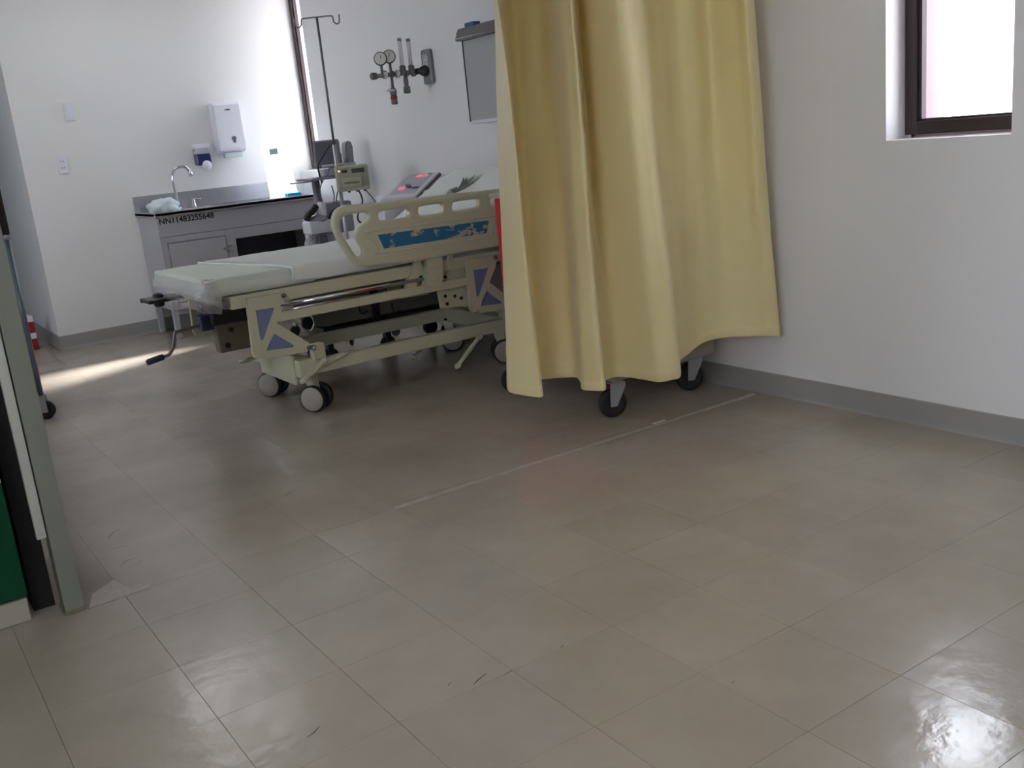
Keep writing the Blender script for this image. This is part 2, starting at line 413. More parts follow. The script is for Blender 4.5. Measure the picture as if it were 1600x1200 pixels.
# tape over the joint between tiled and sheet floor
b = BM(); rr = random.Random(5)
xs = [0.0+.06*k for k in range(31)]; y0 = 1.165
rows = []
for x in xs:
    w = .011+.004*rr.random(); c = y0+.006*math.sin(x*3)+rr.uniform(-.002, .002)
    rows.append([b.verts.new((x, c-w, .0004)), b.verts.new((x, c-w*.9, .0016)), b.verts.new((x, c+w*.9, .0016)), b.verts.new((x, c+w, .0004))])
for a, c in zip(rows, rows[1:]):
    for k in range(3): b.faces.new((a[k], a[k+1], c[k+1], c[k]))
tag(mk('floor_tape', b, tape_m), 'long worn strip of tape running across the floor from near the bed to the wall', 'tape')
p = onz(1030, 660, 0)
tag(bx('tape_scrap', (p.x-.035, p.x+.035, p.y-.008, p.y+.008, .0018, .003), tapew_m, bev=.0006, seg=1), 'small white scrap of tape stuck on the long tape strip', 'tape')
b = BM(); poly(b, [(-1.02, 1.15, .0006), (-.84, 1.160, .0006), (-.835, 1.185, .0006), (-.89, 1.19, .0006), (-.915, 1.31, .0006), (-.99, 1.25, .0006)], (0, 0, .0014))
tag(mk('tape_patch', b, mat('dull_tape', srgb(176, 170, 160), .4, var=.25, nscale=24)), 'pale peeling tape patch on the floor at foot of grey post', 'tape')

scuff_m = mat('dark_scuff', srgb(40, 38, 34), .7)
for pts in (((168, 842), (176, 832), (187, 826)), ((176, 857), (199, 853)), ((188, 884), (198, 876), (214, 871)), ((215, 881), (222, 876)), ((237, 913), (243, 912)), ((244, 900), (249, 899)), ((388, 1004), (393, 1003)),
            ((480, 1152), (490, 1145), (499, 1135)), ((788, 1054), (800, 1047)), ((740, 1070), (747, 1062), (760, 1052)), ((700, 1071), (705, 1066)), ((876, 1012), (880, 1008)), ((444, 776), (450, 771), (457, 768)), ((1143, 1067), (1147, 1065))):
    P = [onz(u, v, .0006) for u, v in pts]; b = BM(); L_, R_ = [], []
    for k, q_ in enumerate(P):
        d = (P[min(k+1, len(P)-1)]-P[max(k-1, 0)]).normalized(); sd_ = Vector((-d.y, d.x, 0))*(.0016 if 0 < k < len(P)-1 else .0009)
        L_.append(b.verts.new(q_+sd_)); R_.append(b.verts.new(q_-sd_))
    for k in range(len(P)-1): b.faces.new((L_[k], L_[k+1], R_[k+1], R_[k]))
    mk('scuff_mark', b, scuff_m, floor)

# ------------------------------------------------------------------ ceiling lights: far fixture, and a near one added for fill
def ceiling_light(name, x0, x1, y0, y1, label, nt=3):
    e = thing(name, label, 'ceiling light', ((x0+x1)/2, (y0+y1)/2, H-.06))
    b = BM(); z = H-.07; t = .02
    box(b, x0, x1, y0, y1, H-.012, H-.002)
    for d in ((x0, x0+t, y0, y1), (x1-t, x1, y0, y1), (x0+t, x1-t, y0, y0+t), (x0+t, x1-t, y1-t, y1)): box(b, *d, z, H-.002)
    mk('housing', b, lampb, e)
    w = (y1-y0-2*t)/nt
    for k in range(nt):
        a = y0+t+k*w
        bx('diffuser', (x0+t+.005, x1-t-.005, a+.03, a+w-.03, H-.055, H-.045), lampm, e, bev=.002, seg=1)
        if k: bx('divider', (x0+t, x1-t, a-.012, a+.012, H-.068, H-.012), lampb, e)
ceiling_light('ceiling_light', -.02, .68, 4.42, 5.42, 'fluorescent ceiling light in front of the sink wall', 3)
ceiling_light('ceiling_light', -1.1, .1, -2.0, -1.1, 'added wide ceiling light, out of view, over the open tiled floor', 3)  # unseen fixture, added to brighten the near floor and right wall

# ------------------------------------------------------------------ bed
def caster(parent, x, y, ax, rad=.066, gap=.075, fork=cream_m, top=.19, cap=cap_m, name='caster'):
    """twin-wheel caster; ax: wheel axis angle on plan"""
    a = Vector((math.cos(ax), math.sin(ax), 0)); c = Vector((x, y, rad))
    perp = Vector((-a.y, a.x, 0))
    b = BM()
    # fork leg between the two wheels, swelling into the stem
    prof = [c + Vector((0, 0, -.012)), c+Vector((0, 0, .03)) + perp*.004, c+Vector((0, 0, rad+.02)) + perp*.02, Vector((x, y, top))+perp*.02]
    w = [.016, .018, .024, .026]
    rings = []
    for p, r in zip(prof, w):
        rings.append([b.verts.new(p + a*(r*sx) + perp*(r*1.15*sy)) for sx, sy in ((-1, -1), (1, -1), (1, 1), (-1, 1))])
    for A, B in zip(rings, rings[1:]):
        for k in range(4): b.faces.new((A[k], A[(k+1) % 4], B[(k+1) % 4], B[k]))
    b.faces.new(rings[0][::-1]); b.faces.new(rings[-1])
    bmesh.ops.bevel(b, geom=list(b.edges), offset=.006, segments=2, affect='EDGES')
    f = mk(name, b, fork, parent)
    tw = .026
    for s in (-1, 1):
        cc = c + a*(gap/2*s)
        lt('wheel', [(rad*.55, -tw/2), (rad*.94, -tw/2), (rad, -tw/2+.005), (rad, tw/2-.005), (rad*.94, tw/2), (rad*.55, tw/2)], cc, a, black_m, f, n=30)
        co = cc + a*(s*tw/2)
        lt('wheel_cover', [(rad*.90, -.001), (rad*.90, .003), (rad*.84, .006), (rad*.3, .0075), (.002, .008)], co, a*s, cap, f, n=30)
    tb('collar', [(x+perp.x*.02, y+perp.y*.02, top-.006), (x+perp.x*.02, y+perp.y*.02, top+.006)], .031, black_m, f, n=16)
    return f

YN, YF = 2.60, 3.46          # near and far mattress edges
bed = thing('hospital_bed', 'cream hospital bed with hand crank, white mattress and raised head end', 'bed', (.85, 3.03, 0))
# --- mattress foot section
def pad(name, x0, x1, y0, y1, z0, z1, m, parent, puff=.012, zt=None, seedv=0, nx=18, ny=14, wr=.004):
    """soft cushion block between x0..x1; zt(x) lifts it"""
    b = BM(); zt = zt or (lambda x: 0)
    def sq(t, p=.22):          # rounded edge profile
        d = min(t, 1-t); return 1-(max(0, p-d)/p)**2*.55
    top, bot = [], []
    for i in range(nx+1):
        tx = i/nx; x = x0+(x1-x0)*tx; ra, rb = [], []
        for j in range(ny+1):
            ty = j/ny; y = y0+(y1-y0)*ty
            e = min(sq(tx, .03), sq(ty, .035))
            w = mnoise.noise(Vector((x*5+seedv, y*5, seedv)))*wr + mnoise.noise(Vector((x*14, y*14+seedv, 3)))*wr*.4
            h = (z1-z0)
            inset = (1-e)*.012
            ra.append(b.verts.new((x + (inset if tx < .5 else -inset), y + (inset if ty < .5 else -inset), z0+h*e+w+zt(x)+puff*math.sin(PI*ty)*.3)))
            rb.append(b.verts.new((x, y, z0+zt(x)+w*.3)))
        top.append(ra); bot.append(rb)
    for i in range(nx):
        for j in range(ny):
            b.faces.new((top[i][j], top[i+1][j], top[i+1][j+1], top[i][j+1])); b.faces.new((bot[i][j], bot[i][j+1], bot[i+1][j+1], bot[i+1][j]))
    for i in range(nx):
        b.faces.new((top[i][0], bot[i][0], bot[i+1][0], top[i+1][0])); b.faces.new((top[i][ny], top[i+1][ny], bot[i+1][ny], bot[i][ny]))
    for j in range(ny):
        b.faces.new((top[0][j], top[0][j+1], bot[0][j+1], bot[0][j])); b.faces.new((top[nx][j], bot[nx][j], bot[nx][j+1], top[nx][j+1]))
    return mk(name, b, m, parent, smooth=True)
fm = pad('mattress', -.105, .42, YN, YF, .634, .712, matt_m, bed, seedv=1, nx=34, ny=40)
def headlift(x):
    t = max(0., (x-1.10)/.70); return .30*t*t*(3-2*t)*.62 + .14*t + .006*min(1, max(0, (x-.25)/.05))
pad('mattress', .40, 1.78, YN+.005, YF, .632, .700, matt_m, bed, zt=headlift, seedv=4, nx=60, ny=36)
# sheet over the middle and head sections, hanging over the near side
def sheet():
    b = BM(); rows = []; nx, nv = 70, 30
    for i in range(nx+1):
        x = .30+1.46*i/nx; row = []
        for j in range(nv+1):
            t = j/nv
            xs = x
            if i < 3: xs = x + (.0-.16*max(0, (t-.15)/.85))*(1-i/3.) + .02*(1-i/3)
            lift = headlift(x)
            wr = mnoise.noise(Vector((x*6, t*8, 2)))*.005 + mnoise.noise(Vector((x*16, t*14, 5)))*.0028
            if t < .12:      # hanging near side
                s = t/.12; y = YN-.010 - .006*math.sin(PI*s) + wr*1.2; z = .648 + s*.058 + lift + .010*math.sin(x*9)*(1-s)
            elif t < .17:
                s = (t-.12)/.05; y = YN-.008+s*.035; z = .706+lift+.009*math.sin(s*PI/2)+wr
            else:
                s = (t-.17)/.83; y = YN+.027+s*(YF-YN-.03); z = .715+lift+wr*1.1+.004*math.sin(PI*s)
                if s > .96: z -= .02*(s-.96)/.04
            row.append(b.verts.new((xs, y, z)))
        rows.append(row)
    for i in range(nx):
        for j in range(nv): b.faces.new((rows[i][j], rows[i+1][j], rows[i+1][j+1], rows[i][j+1]))
    return mk('sheet', b, sheet_m, bed, smooth=True)
sheet()
# rolled edge of the sheet across the bed
tb('sheet_fold', [(.31, YN-.008, .655), (.315, YN-.012, .70), (.305, YN+.03, .717), (.25, 2.9, .719), (.17, 3.25, .718), (.14, YF-.02, .716)], .0075, sheet_m, bed, n=8, smooth=6)
# dark print on the raised part of the sheet
b = BM(); rp = random.Random(11)
def onsheet(x, y): return Vector((x, y, .722+headlift(x)))
def stroke(pts, w):
    P = catmull([onsheet(*p) for p in pts], 5); L_, R_ = [], []
    for i, p in enumerate(P):
        d = (P[min(i+1, len(P)-1)]-P[max(i-1, 0)]).normalized(); s = Vector((-d.y, d.x, 0)).normalized()*w*math.sin(PI*(i+.6)/(len(P)+.2))
        L_.append(b.verts.new(p+s+Vector((0, 0, .003)))); R_.append(b.verts.new(p-s+Vector((0, 0, .003))))
    for i in range(len(P)-1): b.faces.new((L_[i], L_[i+1], R_[i+1], R_[i]))
c0 = (1.50, 3.04)
for k in range(9):
    a = -.75+k*.15; l = .13+.04*rp.random()
    stroke([c0, (c0[0]+math.cos(a)*l*.5, c0[1]+math.sin(a)*l*.5), (c0[0]+math.cos(a+.25)*l, c0[1]+math.sin(a+.25)*l*.95)], .0045+.003*rp.random())
for k in range(5):
    a = .9+k*.22; l = .12
    stroke([c0, (c0[0]+math.cos(a)*l*.6, c0[1]+math.sin(a)*l*.6), (c0[0]+math.cos(a+.5)*l, c0[1]+math.sin(a+.5)*l)], .007)
mk('printed_motif', b, mat('faded_print', srgb(100, 108, 96), .8, var=.35, nscale=40), bed)
# transparent wrap bunched round the foot corner
b = BM(); rows = []
for i in range(17):
    t = i/16
    # path around the foot edge from far to near, then a little along the near side
    if t < .72: q = Vector((-.112, YF-.05-(YF-YN-.05)*t/.72, 0)); nrm = Vector((-1, 0, 0))
    else: q = Vector((-.105+.06*(t-.72)/.28, YN-.006, 0)); nrm = Vector((0, -1, 0))
    row = []
    for j in range(9):
        s = j/8; o = .006+.028*math.sin(PI*s)*(.5+.9*t) + mnoise.noise(Vector((t*13, s*7, 1)))*.014
        z = .715-.115*s*(1.0+.35*t) + mnoise.noise(Vector((t*9, s*5, 7)))*.008
        inx = .05*(1-s)**3
        row.append(b.verts.new(q + nrm*(o-inx) + Vector((0, 0, z))))
    rows.append(row)
for A, B in zip(rows, rows[1:]):
    for j in range(8): b.faces.new((A[j], A[j+1], B[j+1], B[j]))
mk('plastic_wrap', b, plastic_m, bed, smooth=True)
# --- deck frame
b = BM(); zf = .628
box(b, .0, 1.80, YN-.012, YN+.028, zf-.06, zf, .006); box(b, .0, 1.80, YF-.028, YF+.012, zf-.06, zf, .006)
for x in (.02, .45, .9, 1.35, 1.78): box(b, x-.02, x+.02, YN+.028, YF-.028, zf-.045, zf-.005, .004)
box(b, .03, 1.75, YN+.03, YF-.03, zf-.012, zf)
mk('deck_frame', b, cream_m, bed)
# chrome edge tube and lower side beam
tb('side_rod', [(.22, YN-.03, .553), (.98, YN-.03, .553)], .010, chrome_m, bed, n=12)
for yy in (YN-.03, YF-.01): bx('side_beam', (.20, 1.32, yy, yy+.04, .478, .522), cream_m, bed, bev=.006)
tb('side_rod', [(.22, YN-.034, .5275), (.62, YN-.034, .5275)], .006, chrome_m, bed, n=10)
# foot bumper arm and lever
b = BM(); box(b, -.20, .02, YF-.10, YF-.07, .568, .590, .006); box(b, -.20, -.02, 3.22, 3.37, .572, .592, .008); 
mk('foot_bumper', b, blackp_m, bed)
lt('bumper_roller', [(.018, -.03), (.026, -.022), (.026, .03), (.016, .036)], (-.13, 3.30, .575), (0, 0, 1), black_m, bed, n=16)
tb('foot_cross_bar', [(-.02, YN+.02, .595), (-.02, YF-.02, .595)], .016, cream_m, bed, n=10)
tb('cross_bar_cap', [(-.02, YN-.006, .595), (-.02, YN+.03, .595)], .021, dsteel_m, bed, n=14)
b = BM(); tube(b, [(-.04, 3.1, .61), (.06, 2.75, .575)], .008, 8); mk('release_lever', b, dsteel_m, bed)
# --- leg links (tapered blades with blue-grey insets) and triangular brackets
def pxz(pts, y): return [ony(u, v, y) for u, v in pts]
def link_set(yp, thick, dx, near=True):
    s = thick
    A = pxz([(384, 476), (384, 466), (446, 456), (441, 478), (413, 551), (407, 559), (398, 559), (393, 552)], 2.585)
    Bp = pxz([(428, 503), (437, 508), (481, 535), (484, 542), (478, 549), (413, 560), (408, 553)], 2.60)
    for nm, P, yy in (('leg_link', A, yp), ('leg_bracket', Bp, yp+.016)):
        b = BM(); poly(b, [(p.x+dx, yy, p.z) for p in P], (0, s, 0), .004); L_ = mk(nm, b, cream_m, bed)
        I = pxz([(397, 484.5), (426, 480), (409.5, 528), (407, 531.5), (404.5, 529)], 2.585) if nm == 'leg_link' else pxz([(427, 521), (457, 539), (455, 542), (414, 547), (415, 543)], 2.60)
        b = BM(); poly(b, [(p.x+dx, yy-.003 if near else yy+s-.004, p.z) for p in I], (0, .007, 0), .0015); mk('inset_panel', b, blueg_m, L_)
        lt('bolt', [(.011, 0), (.011, .006), (.006, .011), (.001, .012)], (A[2].x+dx-.02, yy, A[2].z-.012) if nm == 'leg_link' else (Bp[3].x+dx-.012, yy, Bp[3].z), (0, -1, 0), dsteel_m, L_, n=14)
link_set(YN-.034, .024, 0.); link_set(YF+.008, .024, 0.)
# head end links at the same slope
HX = ony(753, 450, 2.6).x - ony(413, 500, 2.585).x
link_set(YN-.034, .024, HX-.02); link_set(YF+.008, .024, HX-.02)
# --- head brackets and the plate with holes behind them
b = BM(); P = pxz([(688, 421), (738, 410), (742, 440), (736, 478), (692, 482), (686, 455)], 2.62)
poly(b, [(p.x, 2.63, p.z) for p in P], (0, .02, 0), .004); hp = mk('hinge_plate', b, cream_m, bed)
for (u, v) in ((697, 433), (697, 463), (712, 463), (722, 466), (700, 475), (741, 411)):
    p = ony(u, v, 2.62); lt('bolt', [(.009, 0), (.009, .004), (.004, .006)], (p.x, 2.63, p.z), (0, -1, 0), ink_m, hp, n=10)
b = BM(); box(b, 1.0, 1.75, 2.98, 3.08, .50, .56, .008); mk('actuator_tube', b, dsteel_m, bed)
# --- base frame
b = BM(); zb0, zb1 = .185, .252
for y in (2.635, 3.245): box(b, .36, 1.62, y, y+.05, zb0, zb1, .007)
for x in (.33, 1.50): box(b, x-.035, x+.045, 2.64, 3.30, zb0-.01, zb1+.01, .01)
mk('base_frame', b, cream_m, bed)
b = BM(); box(b, .285, .30, 2.70, 3.16, .135, .29, .006); mk('base_cover', b, cream_m, bed)
for x, nm in ((.40, 0), (1.50, 1)):
    for y in (2.63, 3.27):
        b = BM(); box(b, x-.03, x+.035, y-.004, y+.05, .245, .33, .012); mk('pivot_block', b, cream_m, bed)
lt('pivot_bolt', [(.016, 0), (.016, .006), (.010, .016), (.002, .019)], (.372, 2.624, .315), (0, -1, 0), chrome_m, bed, n=18)
AX = math.atan2(.6, .8)
caster(bed, .372, 2.665, AX); caster(bed, .34, 3.16, AX)
caster(bed, 1.50, 2.70, AX+.5); caster(bed, 1.50, 3.24, AX+.3)
# pedals: levers with eyelet ends
def pedal(p, q, r, mid=None, m=cream_m, w=.014):
    p, q = Vector(p), Vector(q); d = (q-p).normalized()
    b = BM(); tube(b, [p, (p+q)/2 + Vector(mid or (0, 0, 0)), q], [w*.8, w, w*.8], 10, smooth=4)
    for c, s in ((p, -1), (q, 1)):
        lathe(b, [(r*.45, -.007), (r, -.007), (r, .007), (r*.45, .007)], c+d*s*r*.6, Vector((0, 0, 1)).cross(d).cross(d) if abs(d.z) < .95 else (0, 1, 0), 14)
    mk('brake_pedal', b, m, bed)
y = 2.60
def PY(u, v, yy): return ony(u, v, yy)
pedal(PY(505, 566, 2.575), PY(476, 593, 2.545), .017)
pedal(PY(507, 567, 2.58), PY(538, 553, 2.60), .015)
pedal(PY(747, 529, 2.58), PY(717, 569, 2.55), .019, m=creamp_m)
pedal(PY(662, 541, 2.95), PY(648, 556, 2.90), .015, m=creamp_m)
pedal(PY(394, 560, 3.10), PY(381, 564, 3.05), .018, m=creamp_m)
pedal(PY(462, 554, 2.72), PY(447, 553, 2.70), .014, m=chrome_m)
# --- crank gear, hand crank
b = BM(); box(b, .02, .22, 2.98, 3.14, .445, .53, .012); mk('gear_housing', b, blackp_m, bed)
b = BM(); box(b, .05, .27, 3.02, 3.10, .30, .455, .012); gb = mk('drive_box', b, mat('olive_grey_metal', srgb(112, 106, 90), .5, var=.08), bed)
lt('bolt', [(.014, 0), (.014, .006), (.006, .009)], (.09, 3.02, .335), (0, -1, 0), ink_m, gb, n=12)
lt('bolt', [(.011, 0), (.011, .006), (.006, .009)], (.12, 3.02, .41), (0, -1, 0), ink_m, gb, n=12)
b = BM(); box(b, -.02, .04, 3.02, 3.11, .425, .50, .008); mk('crank_bearing', b, navy_m, bed)
yc = 3.06
s0, s1 = PY(325, 505, yc), PY(274, 519, yc)
k0, k1, k2 = PY(271, 540, yc), PY(265, 553, yc), PY(256, 557, yc)
ck = tb('hand_crank', [s0+Vector((.05, 0, 0)), s0, s1+Vector((.02, 0, .0)), s1, k0, k1, k2], .0085, dsteel_m, bed, n=10, smooth=4)
g0 = PY(229, 567, yc)
lt('crank_grip', [(.010, 0), (.0155, .004), (.0155, (g0-k2).length-.006), (.011, (g0-k2).length)], k2, g0-k2, navy_m, ck, n=16)
# --- side rail (blow-moulded, openings right through)
YR = 2.53
def rz(pts, s=4.444, ox=440, oy=220): return [(lambda p: (p.x, p.z))(ony(ox+a/s, oy+c/s, YR)) for a, c in pts]
outer = rz([(345, 560), (352, 520), (372, 482), (412, 456), (462, 446), (600, 438), (1000, 390), (1300, 357), (1500, 335), (1640, 320), (1700, 335), (1730, 390), (1735, 560), (1725, 660), (1690, 700), (1500, 732), (1100, 803), (900, 838), (700, 862), (600, 870), (540, 866), (495, 846), (430, 762), (375, 665), (348, 600)])
loop = rz([(445, 512), (500, 502), (560, 496), (588, 500), (596, 525), (585, 558), (545, 583), (518, 620), (512, 662), (528, 705), (553, 745), (557, 785), (538, 806), (505, 795), (445, 705), (402, 625), (398, 565), (415, 528)])
sl1 = rz([(690, 484), (850, 461), (872, 475), (874, 512), (852, 533), (700, 557), (670, 545), (664, 512)])
sl2 = rz([(962, 452), (1085, 435), (1108, 448), (1109, 486), (1090, 504), (968, 521), (944, 508), (941, 472)])
sl3 = rz([(1200, 421), (1335, 403), (1358, 416), (1356, 446), (1332, 464), (1200, 487), (1176, 474), (1178, 438)])
sl4 = rz([(1450, 388), (1560, 374), (1580, 388), (1580, 418), (1560, 434), (1465, 448), (1442, 436)])
hold = [smooth2d([Vector(p) for p in c], 4) for c in (loop, sl1, sl2, sl3, sl4)]
bmr = curve_plate([smooth2d([Vector(p) for p in outer], 3)] + hold, YR, .036, .014)
rail = mk('side_rail', bmr, creamp_m, bed, smooth=True)
# moulded border round the sticker and the worn blue sticker itself
st = rz([(655, 652), (1425, 553), (1412, 640), (700, 748)])
def peel_mat():
    M = bpy.data.materials.new('worn_blue_sticker'); M.use_nodes = True; nt = M.node_tree; N = nt.nodes; L = nt.links; b = N['Principled BSDF']
    geo = N.new('ShaderNodeNewGeometry')
    mp = N.new('ShaderNodeMapping'); mp.inputs['Scale'].default_value = (14, 1, 24); L.new(geo.outputs['Position'], mp.inputs[0])
    nz = N.new('ShaderNodeTexNoise'); nz.inputs['Scale'].default_value = 1.0; nz.inputs['Detail'].default_value = 7; nz.inputs['Roughness'].default_value = .62
    L.new(mp.outputs[0], nz.inputs['Vector'])
    cr = N.new('ShaderNodeValToRGB'); cr.color_ramp.interpolation = 'LINEAR'
    cr.color_ramp.elements[0].position = .57; cr.color_ramp.elements[0].color = srgb(38, 112, 158)
    cr.color_ramp.elements[1].position = .60; cr.color_ramp.elements[1].color = srgb(190, 186, 158)
    L.new(nz.outputs['Fac'], cr.inputs[0]); L.new(cr.outputs[0], b.inputs['Base Color']); b.inputs['Roughness'].default_value = .4
    return M
b = BM(); poly(b, [(x, YR-.0195, z) for x, z in st], (0, .004, 0), .0008); mk('blue_sticker', b, peel_mat(), rail)
bo = rz([(625, 628), (1450, 525), (1470, 545), (1455, 655), (1430, 668), (700, 775), (672, 765), (640, 700)])
b = BM(); P = smooth2d([Vector(p) for p in bo], 4); P3 = [Vector((p.x, YR-.0175, p.y)) for p in P]; tube(b, P3+[P3[0]], .004, 8); mk('moulded_rim', b, creamp_m, rail)
# rail mounting arm and latch
b = BM(); P = pxz([(664, 400), (690, 398), (692, 420), (690, 446), (672, 450), (662, 446), (668, 425)], 2.56); poly(b, [(p.x, 2.545, p.z) for p in P], (0, .05, 0), .008); la = mk('rail_latch', b, creamp_m, bed)
p = ony(679, 428, 2.55); b = BM(); box(b, p.x-.03, p.x+.03, 2.536, 2.55, p.z-.03, p.z+.03, .005); mk('latch_button', b, creamp_m, la)
b = BM(); P = pxz([(648, 402), (660, 402), (655, 425), (650, 452), (632, 455), (634, 440), (644, 424)], 2.58); poly(b, [(p.x, 2.57, p.z) for p in P], (0, .03, 0), .006); mk('rail_arm', b, cream_m, bed)
b = BM(); P = pxz([(700, 398), (706, 398), (706, 420), (700, 422)], 2.58); poly(b, [(p.x, 2.565, p.z) for p in P], (0, .03, 0), .004); mk('rail_arm', b, cream_m, bed)

# ------------------------------------------------------------------ yellow curtain
HEM = [  # u, v, hem height, u at picture top, depth pull
 (792, 606, .245, 772, .06), (797, 613, .24, 774, .02), (820, 618, .24, 776, 0), (846, 620.5, .24, 779, -.02), (848, 612, .24, 783, .0), (843, 595, .24, 792, .03),
 (856, 592, .24, 815, .03), (880, 590, .24, 840, .03), (900, 590, .24, 857, .02), (907, 598, .24, 866, 0), (909, 608, .24, 874, -.01), (925, 610.5, .24, 884, -.01), (944, 610, .24, 895, -.01), (947, 602, .24, 899, .01), (946, 595, .24, 902, .02),
 (962, 589, .24, 913, -.01), (985, 590, .24, 934, -.025), (1010, 594, .24, 953, -.025), (1030, 597, .24, 968, -.02), (1048, 594, .24, 980, -.015), (1062, 590, .24, 989, -.01), (1064, 578, .25, 996, .01), (1061, 566, .262, 1006, .03),
 (1072, 556, .275, 1030, .03), (1085, 545, .283, 1050, .02), (1096, 537, .292, 1068, .01), (1112, 531, .30, 1084, .01), (1135, 527, .302, 1106, .02), (1160, 526, .300, 1130, .01), (1185, 525, .296, 1150, 0), (1203, 525, .292, 1164, -.01), (1218, 524, .288, 1177, .01)]
def curtain():
    b = BM(); H0 = [onz(u, v, z) for u, v, z, t, d in HEM]
    tops = []
    for (u, v, z, t, d), h in zip(HEM, H0):
        yt = 1.12 + (h.y-1.12)*1.0 + d*4.0 - .05*(t-780)/400
        p = ony(t, 0, yt); k = (2.46-h.z)/(p.z-h.z); q = h + (p-h)*k
        tops.append((p, q))
    H0.append(Vector((1.822, 1.22, .286))); e_ = Vector((1.822, 1.16, 1.6)); tops.append((e_, Vector((1.822, 1.12, 2.46))))  # hidden end fold, added to stop light leaking past along the wall
    A = catmull(H0, 7); Bm_ = catmull([p for p, q in tops], 7); C = catmull([q for p, q in tops], 7)
    nz = 46; cols = []
    for a, m_, c in zip(A, Bm_, C):
        col = []
        for k in range(nz+1):
            s = k/nz; z = a.z+(c.z-a.z)*s; tm = (m_.z-a.z)/(c.z-a.z)
            if s <= tm: p = a.lerp(m_, s/tm)
            else: p = m_.lerp(c, (s-tm)/(1-tm))
            n = mnoise.noise(Vector((a.x*7, a.y*7, z*1.6)))*.010 + mnoise.noise(Vector((a.x*18+5, a.y*9, z*4)))*.003
            p = p + Vector((.35, -1, 0))*n*min(1, s*6)
            col.append(b.verts.new(p))
        cols.append(col)
    for x, y in zip(cols, cols[1:]):
        for k in range(nz): b.faces.new((x[k], y[k], y[k+1], x[k+1]))
    # stitched hem: doubled strip
    me_ = mk('cloth', b, curtain_m, cur, smooth=True)
    b = BM(); rows = []
    for a, c in zip(A, C):
        row = []
        for z in (0, .004, .040, .044):
            s = z/(c.z-a.z); p = a.lerp(c, s); o = .0035 if z in (.004, .040) else .0008
            row.append(b.verts.new(p + Vector((-.55, -.83, 0))*o))
        rows.append(row)
    for x, y in zip(rows, rows[1:]):
        for k in range(3): b.faces.new((x[k], y[k], y[k+1], x[k+1]))
    mk('hem', b, curtain_m, cur, smooth=True)
    return C
cur = thing('privacy_curtain', 'pale yellow privacy curtain hanging in deep folds beside the bed', 'curtain', (1.2, 1.15, .24))
Ctop = curtain()
track = tag(tb('curtain_track', [(Ctop[0].x-.8, 1.2, 2.5), (.6, 1.17, 2.5), (XR-.002, 1.05, 2.5)], .012, steel_m, n=10), 'steel curtain track carrying the yellow curtain', 'curtain rail')
for i in range(6, len(Ctop), 14):
    p = Ctop[i]; tx = p.x; ty = 1.17-.12*max(0, (tx-.6))/(1.236) if tx > .6 else 1.18
    tb('hook', [(p.x, p.y, p.z-.01), (p.x, (p.y+ty)/2, p.z+.03), (tx, ty, 2.488)], .0025, steel_m, cur, n=6, smooth=3)

# ------------------------------------------------------------------ red cart behind the curtain
cart = thing('red_cart', 'red cart on black casters standing behind the yellow curtain', 'cart', (1.44, 1.76, 0))
b = BM(); box(b, 1.165, 1.74, 1.40, 2.14, .235, .93, .012); body = mk('body', b, red_m, cart)
for k, (z0, z1) in enumerate(((.27, .42), (.43, .55), (.56, .68), (.69, .79), (.80, .90))):
    b = BM(); box(b, 1.19, 1.715, 1.385, 1.402, z0, z1, .004); d = mk('drawer', b, red_m, cart)
    b = BM(); box(b, 1.36, 1.55, 1.362, 1.384, z1-.03, z1-.018, .003); mk('handle', b, steel_m, d)
b = BM(); box(b, 1.15, 1.76, 1.36, 2.16, .93, .955, .01); mk('top', b, palegrey_m, cart)
b = BM(); box(b, 1.15, 1.76, 1.34, 2.16, .165, .235, .025, 3); mk('bumper', b, palegrey_m, cart)
def plate_caster(parent, x, y, yaw, rad=.0625, brake=False, forkm=steel_m):
    """single rubber wheel in a bent steel fork"""
    d = Vector((math.cos(yaw), math.sin(yaw), 0)); a = Vector((-d.y, d.x, 0)); c = Vector((x, y, rad))
    sw = Vector((x, y, 0)) + d*.025; b = BM()
    for s in (-1, 1):
        o = a*s*.021
        P = [c+o-d*.016+Vector((0, 0, -.012)), c+o+d*.014+Vector((0, 0, -.012)), sw+o+d*.032+Vector((0, 0, rad*2+.012)), sw+o+d*.030+Vector((0, 0, rad*2+.026)), sw+o-d*.036+Vector((0, 0, rad*2+.026)), sw+o-d*.038+Vector((0, 0, rad*2+.006))]
        poly(b, P, a*s*.003)
    tp = [sw+a*sx*.024+d*sy+Vector((0, 0, rad*2+.024)) for sx, sy in ((-1, -.036), (1, -.036), (1, .030), (-1, .030))]
    poly(b, tp, (0, 0, .005)); lathe(b, [(.026, 0), (.026, .01), (.014, .014), (.014, .03)], sw+Vector((0, 0, rad*2+.027)), (0, 0, 1), 18)
    f = mk('caster', b, forkm, parent)
    lt('wheel', [(.012, -.016), (rad*.62, -.014), (rad*.70, -.016), (rad*.95, -.014), (rad, -.008), (rad, .008), (rad*.95, .014), (rad*.70, .016), (rad*.62, .014), (.012, .016)], c, a, black_m, f, n=30)
    lt('axle', [(.007, -.028), (.007, .028)], c, a, steel_m, f, n=10)
    if brake:
        b = BM(); q = sw-d*.055+Vector((0, 0, rad*2+.012)); tube(b, [q+d*.03, q, q-d*.02+Vector((0, 0, -.02))], .010, 8, 3); mk('brake_tab', b, lred_m, f)
    return f
plate_caster(cart, 1.185, 1.40, -.35, brake=True); plate_caster(cart, 1.68, 1.44, -.4)
plate_caster(cart, 1.16, 2.11, -.5, brake=False); plate_caster(cart, 1.70, 2.10, -.3)

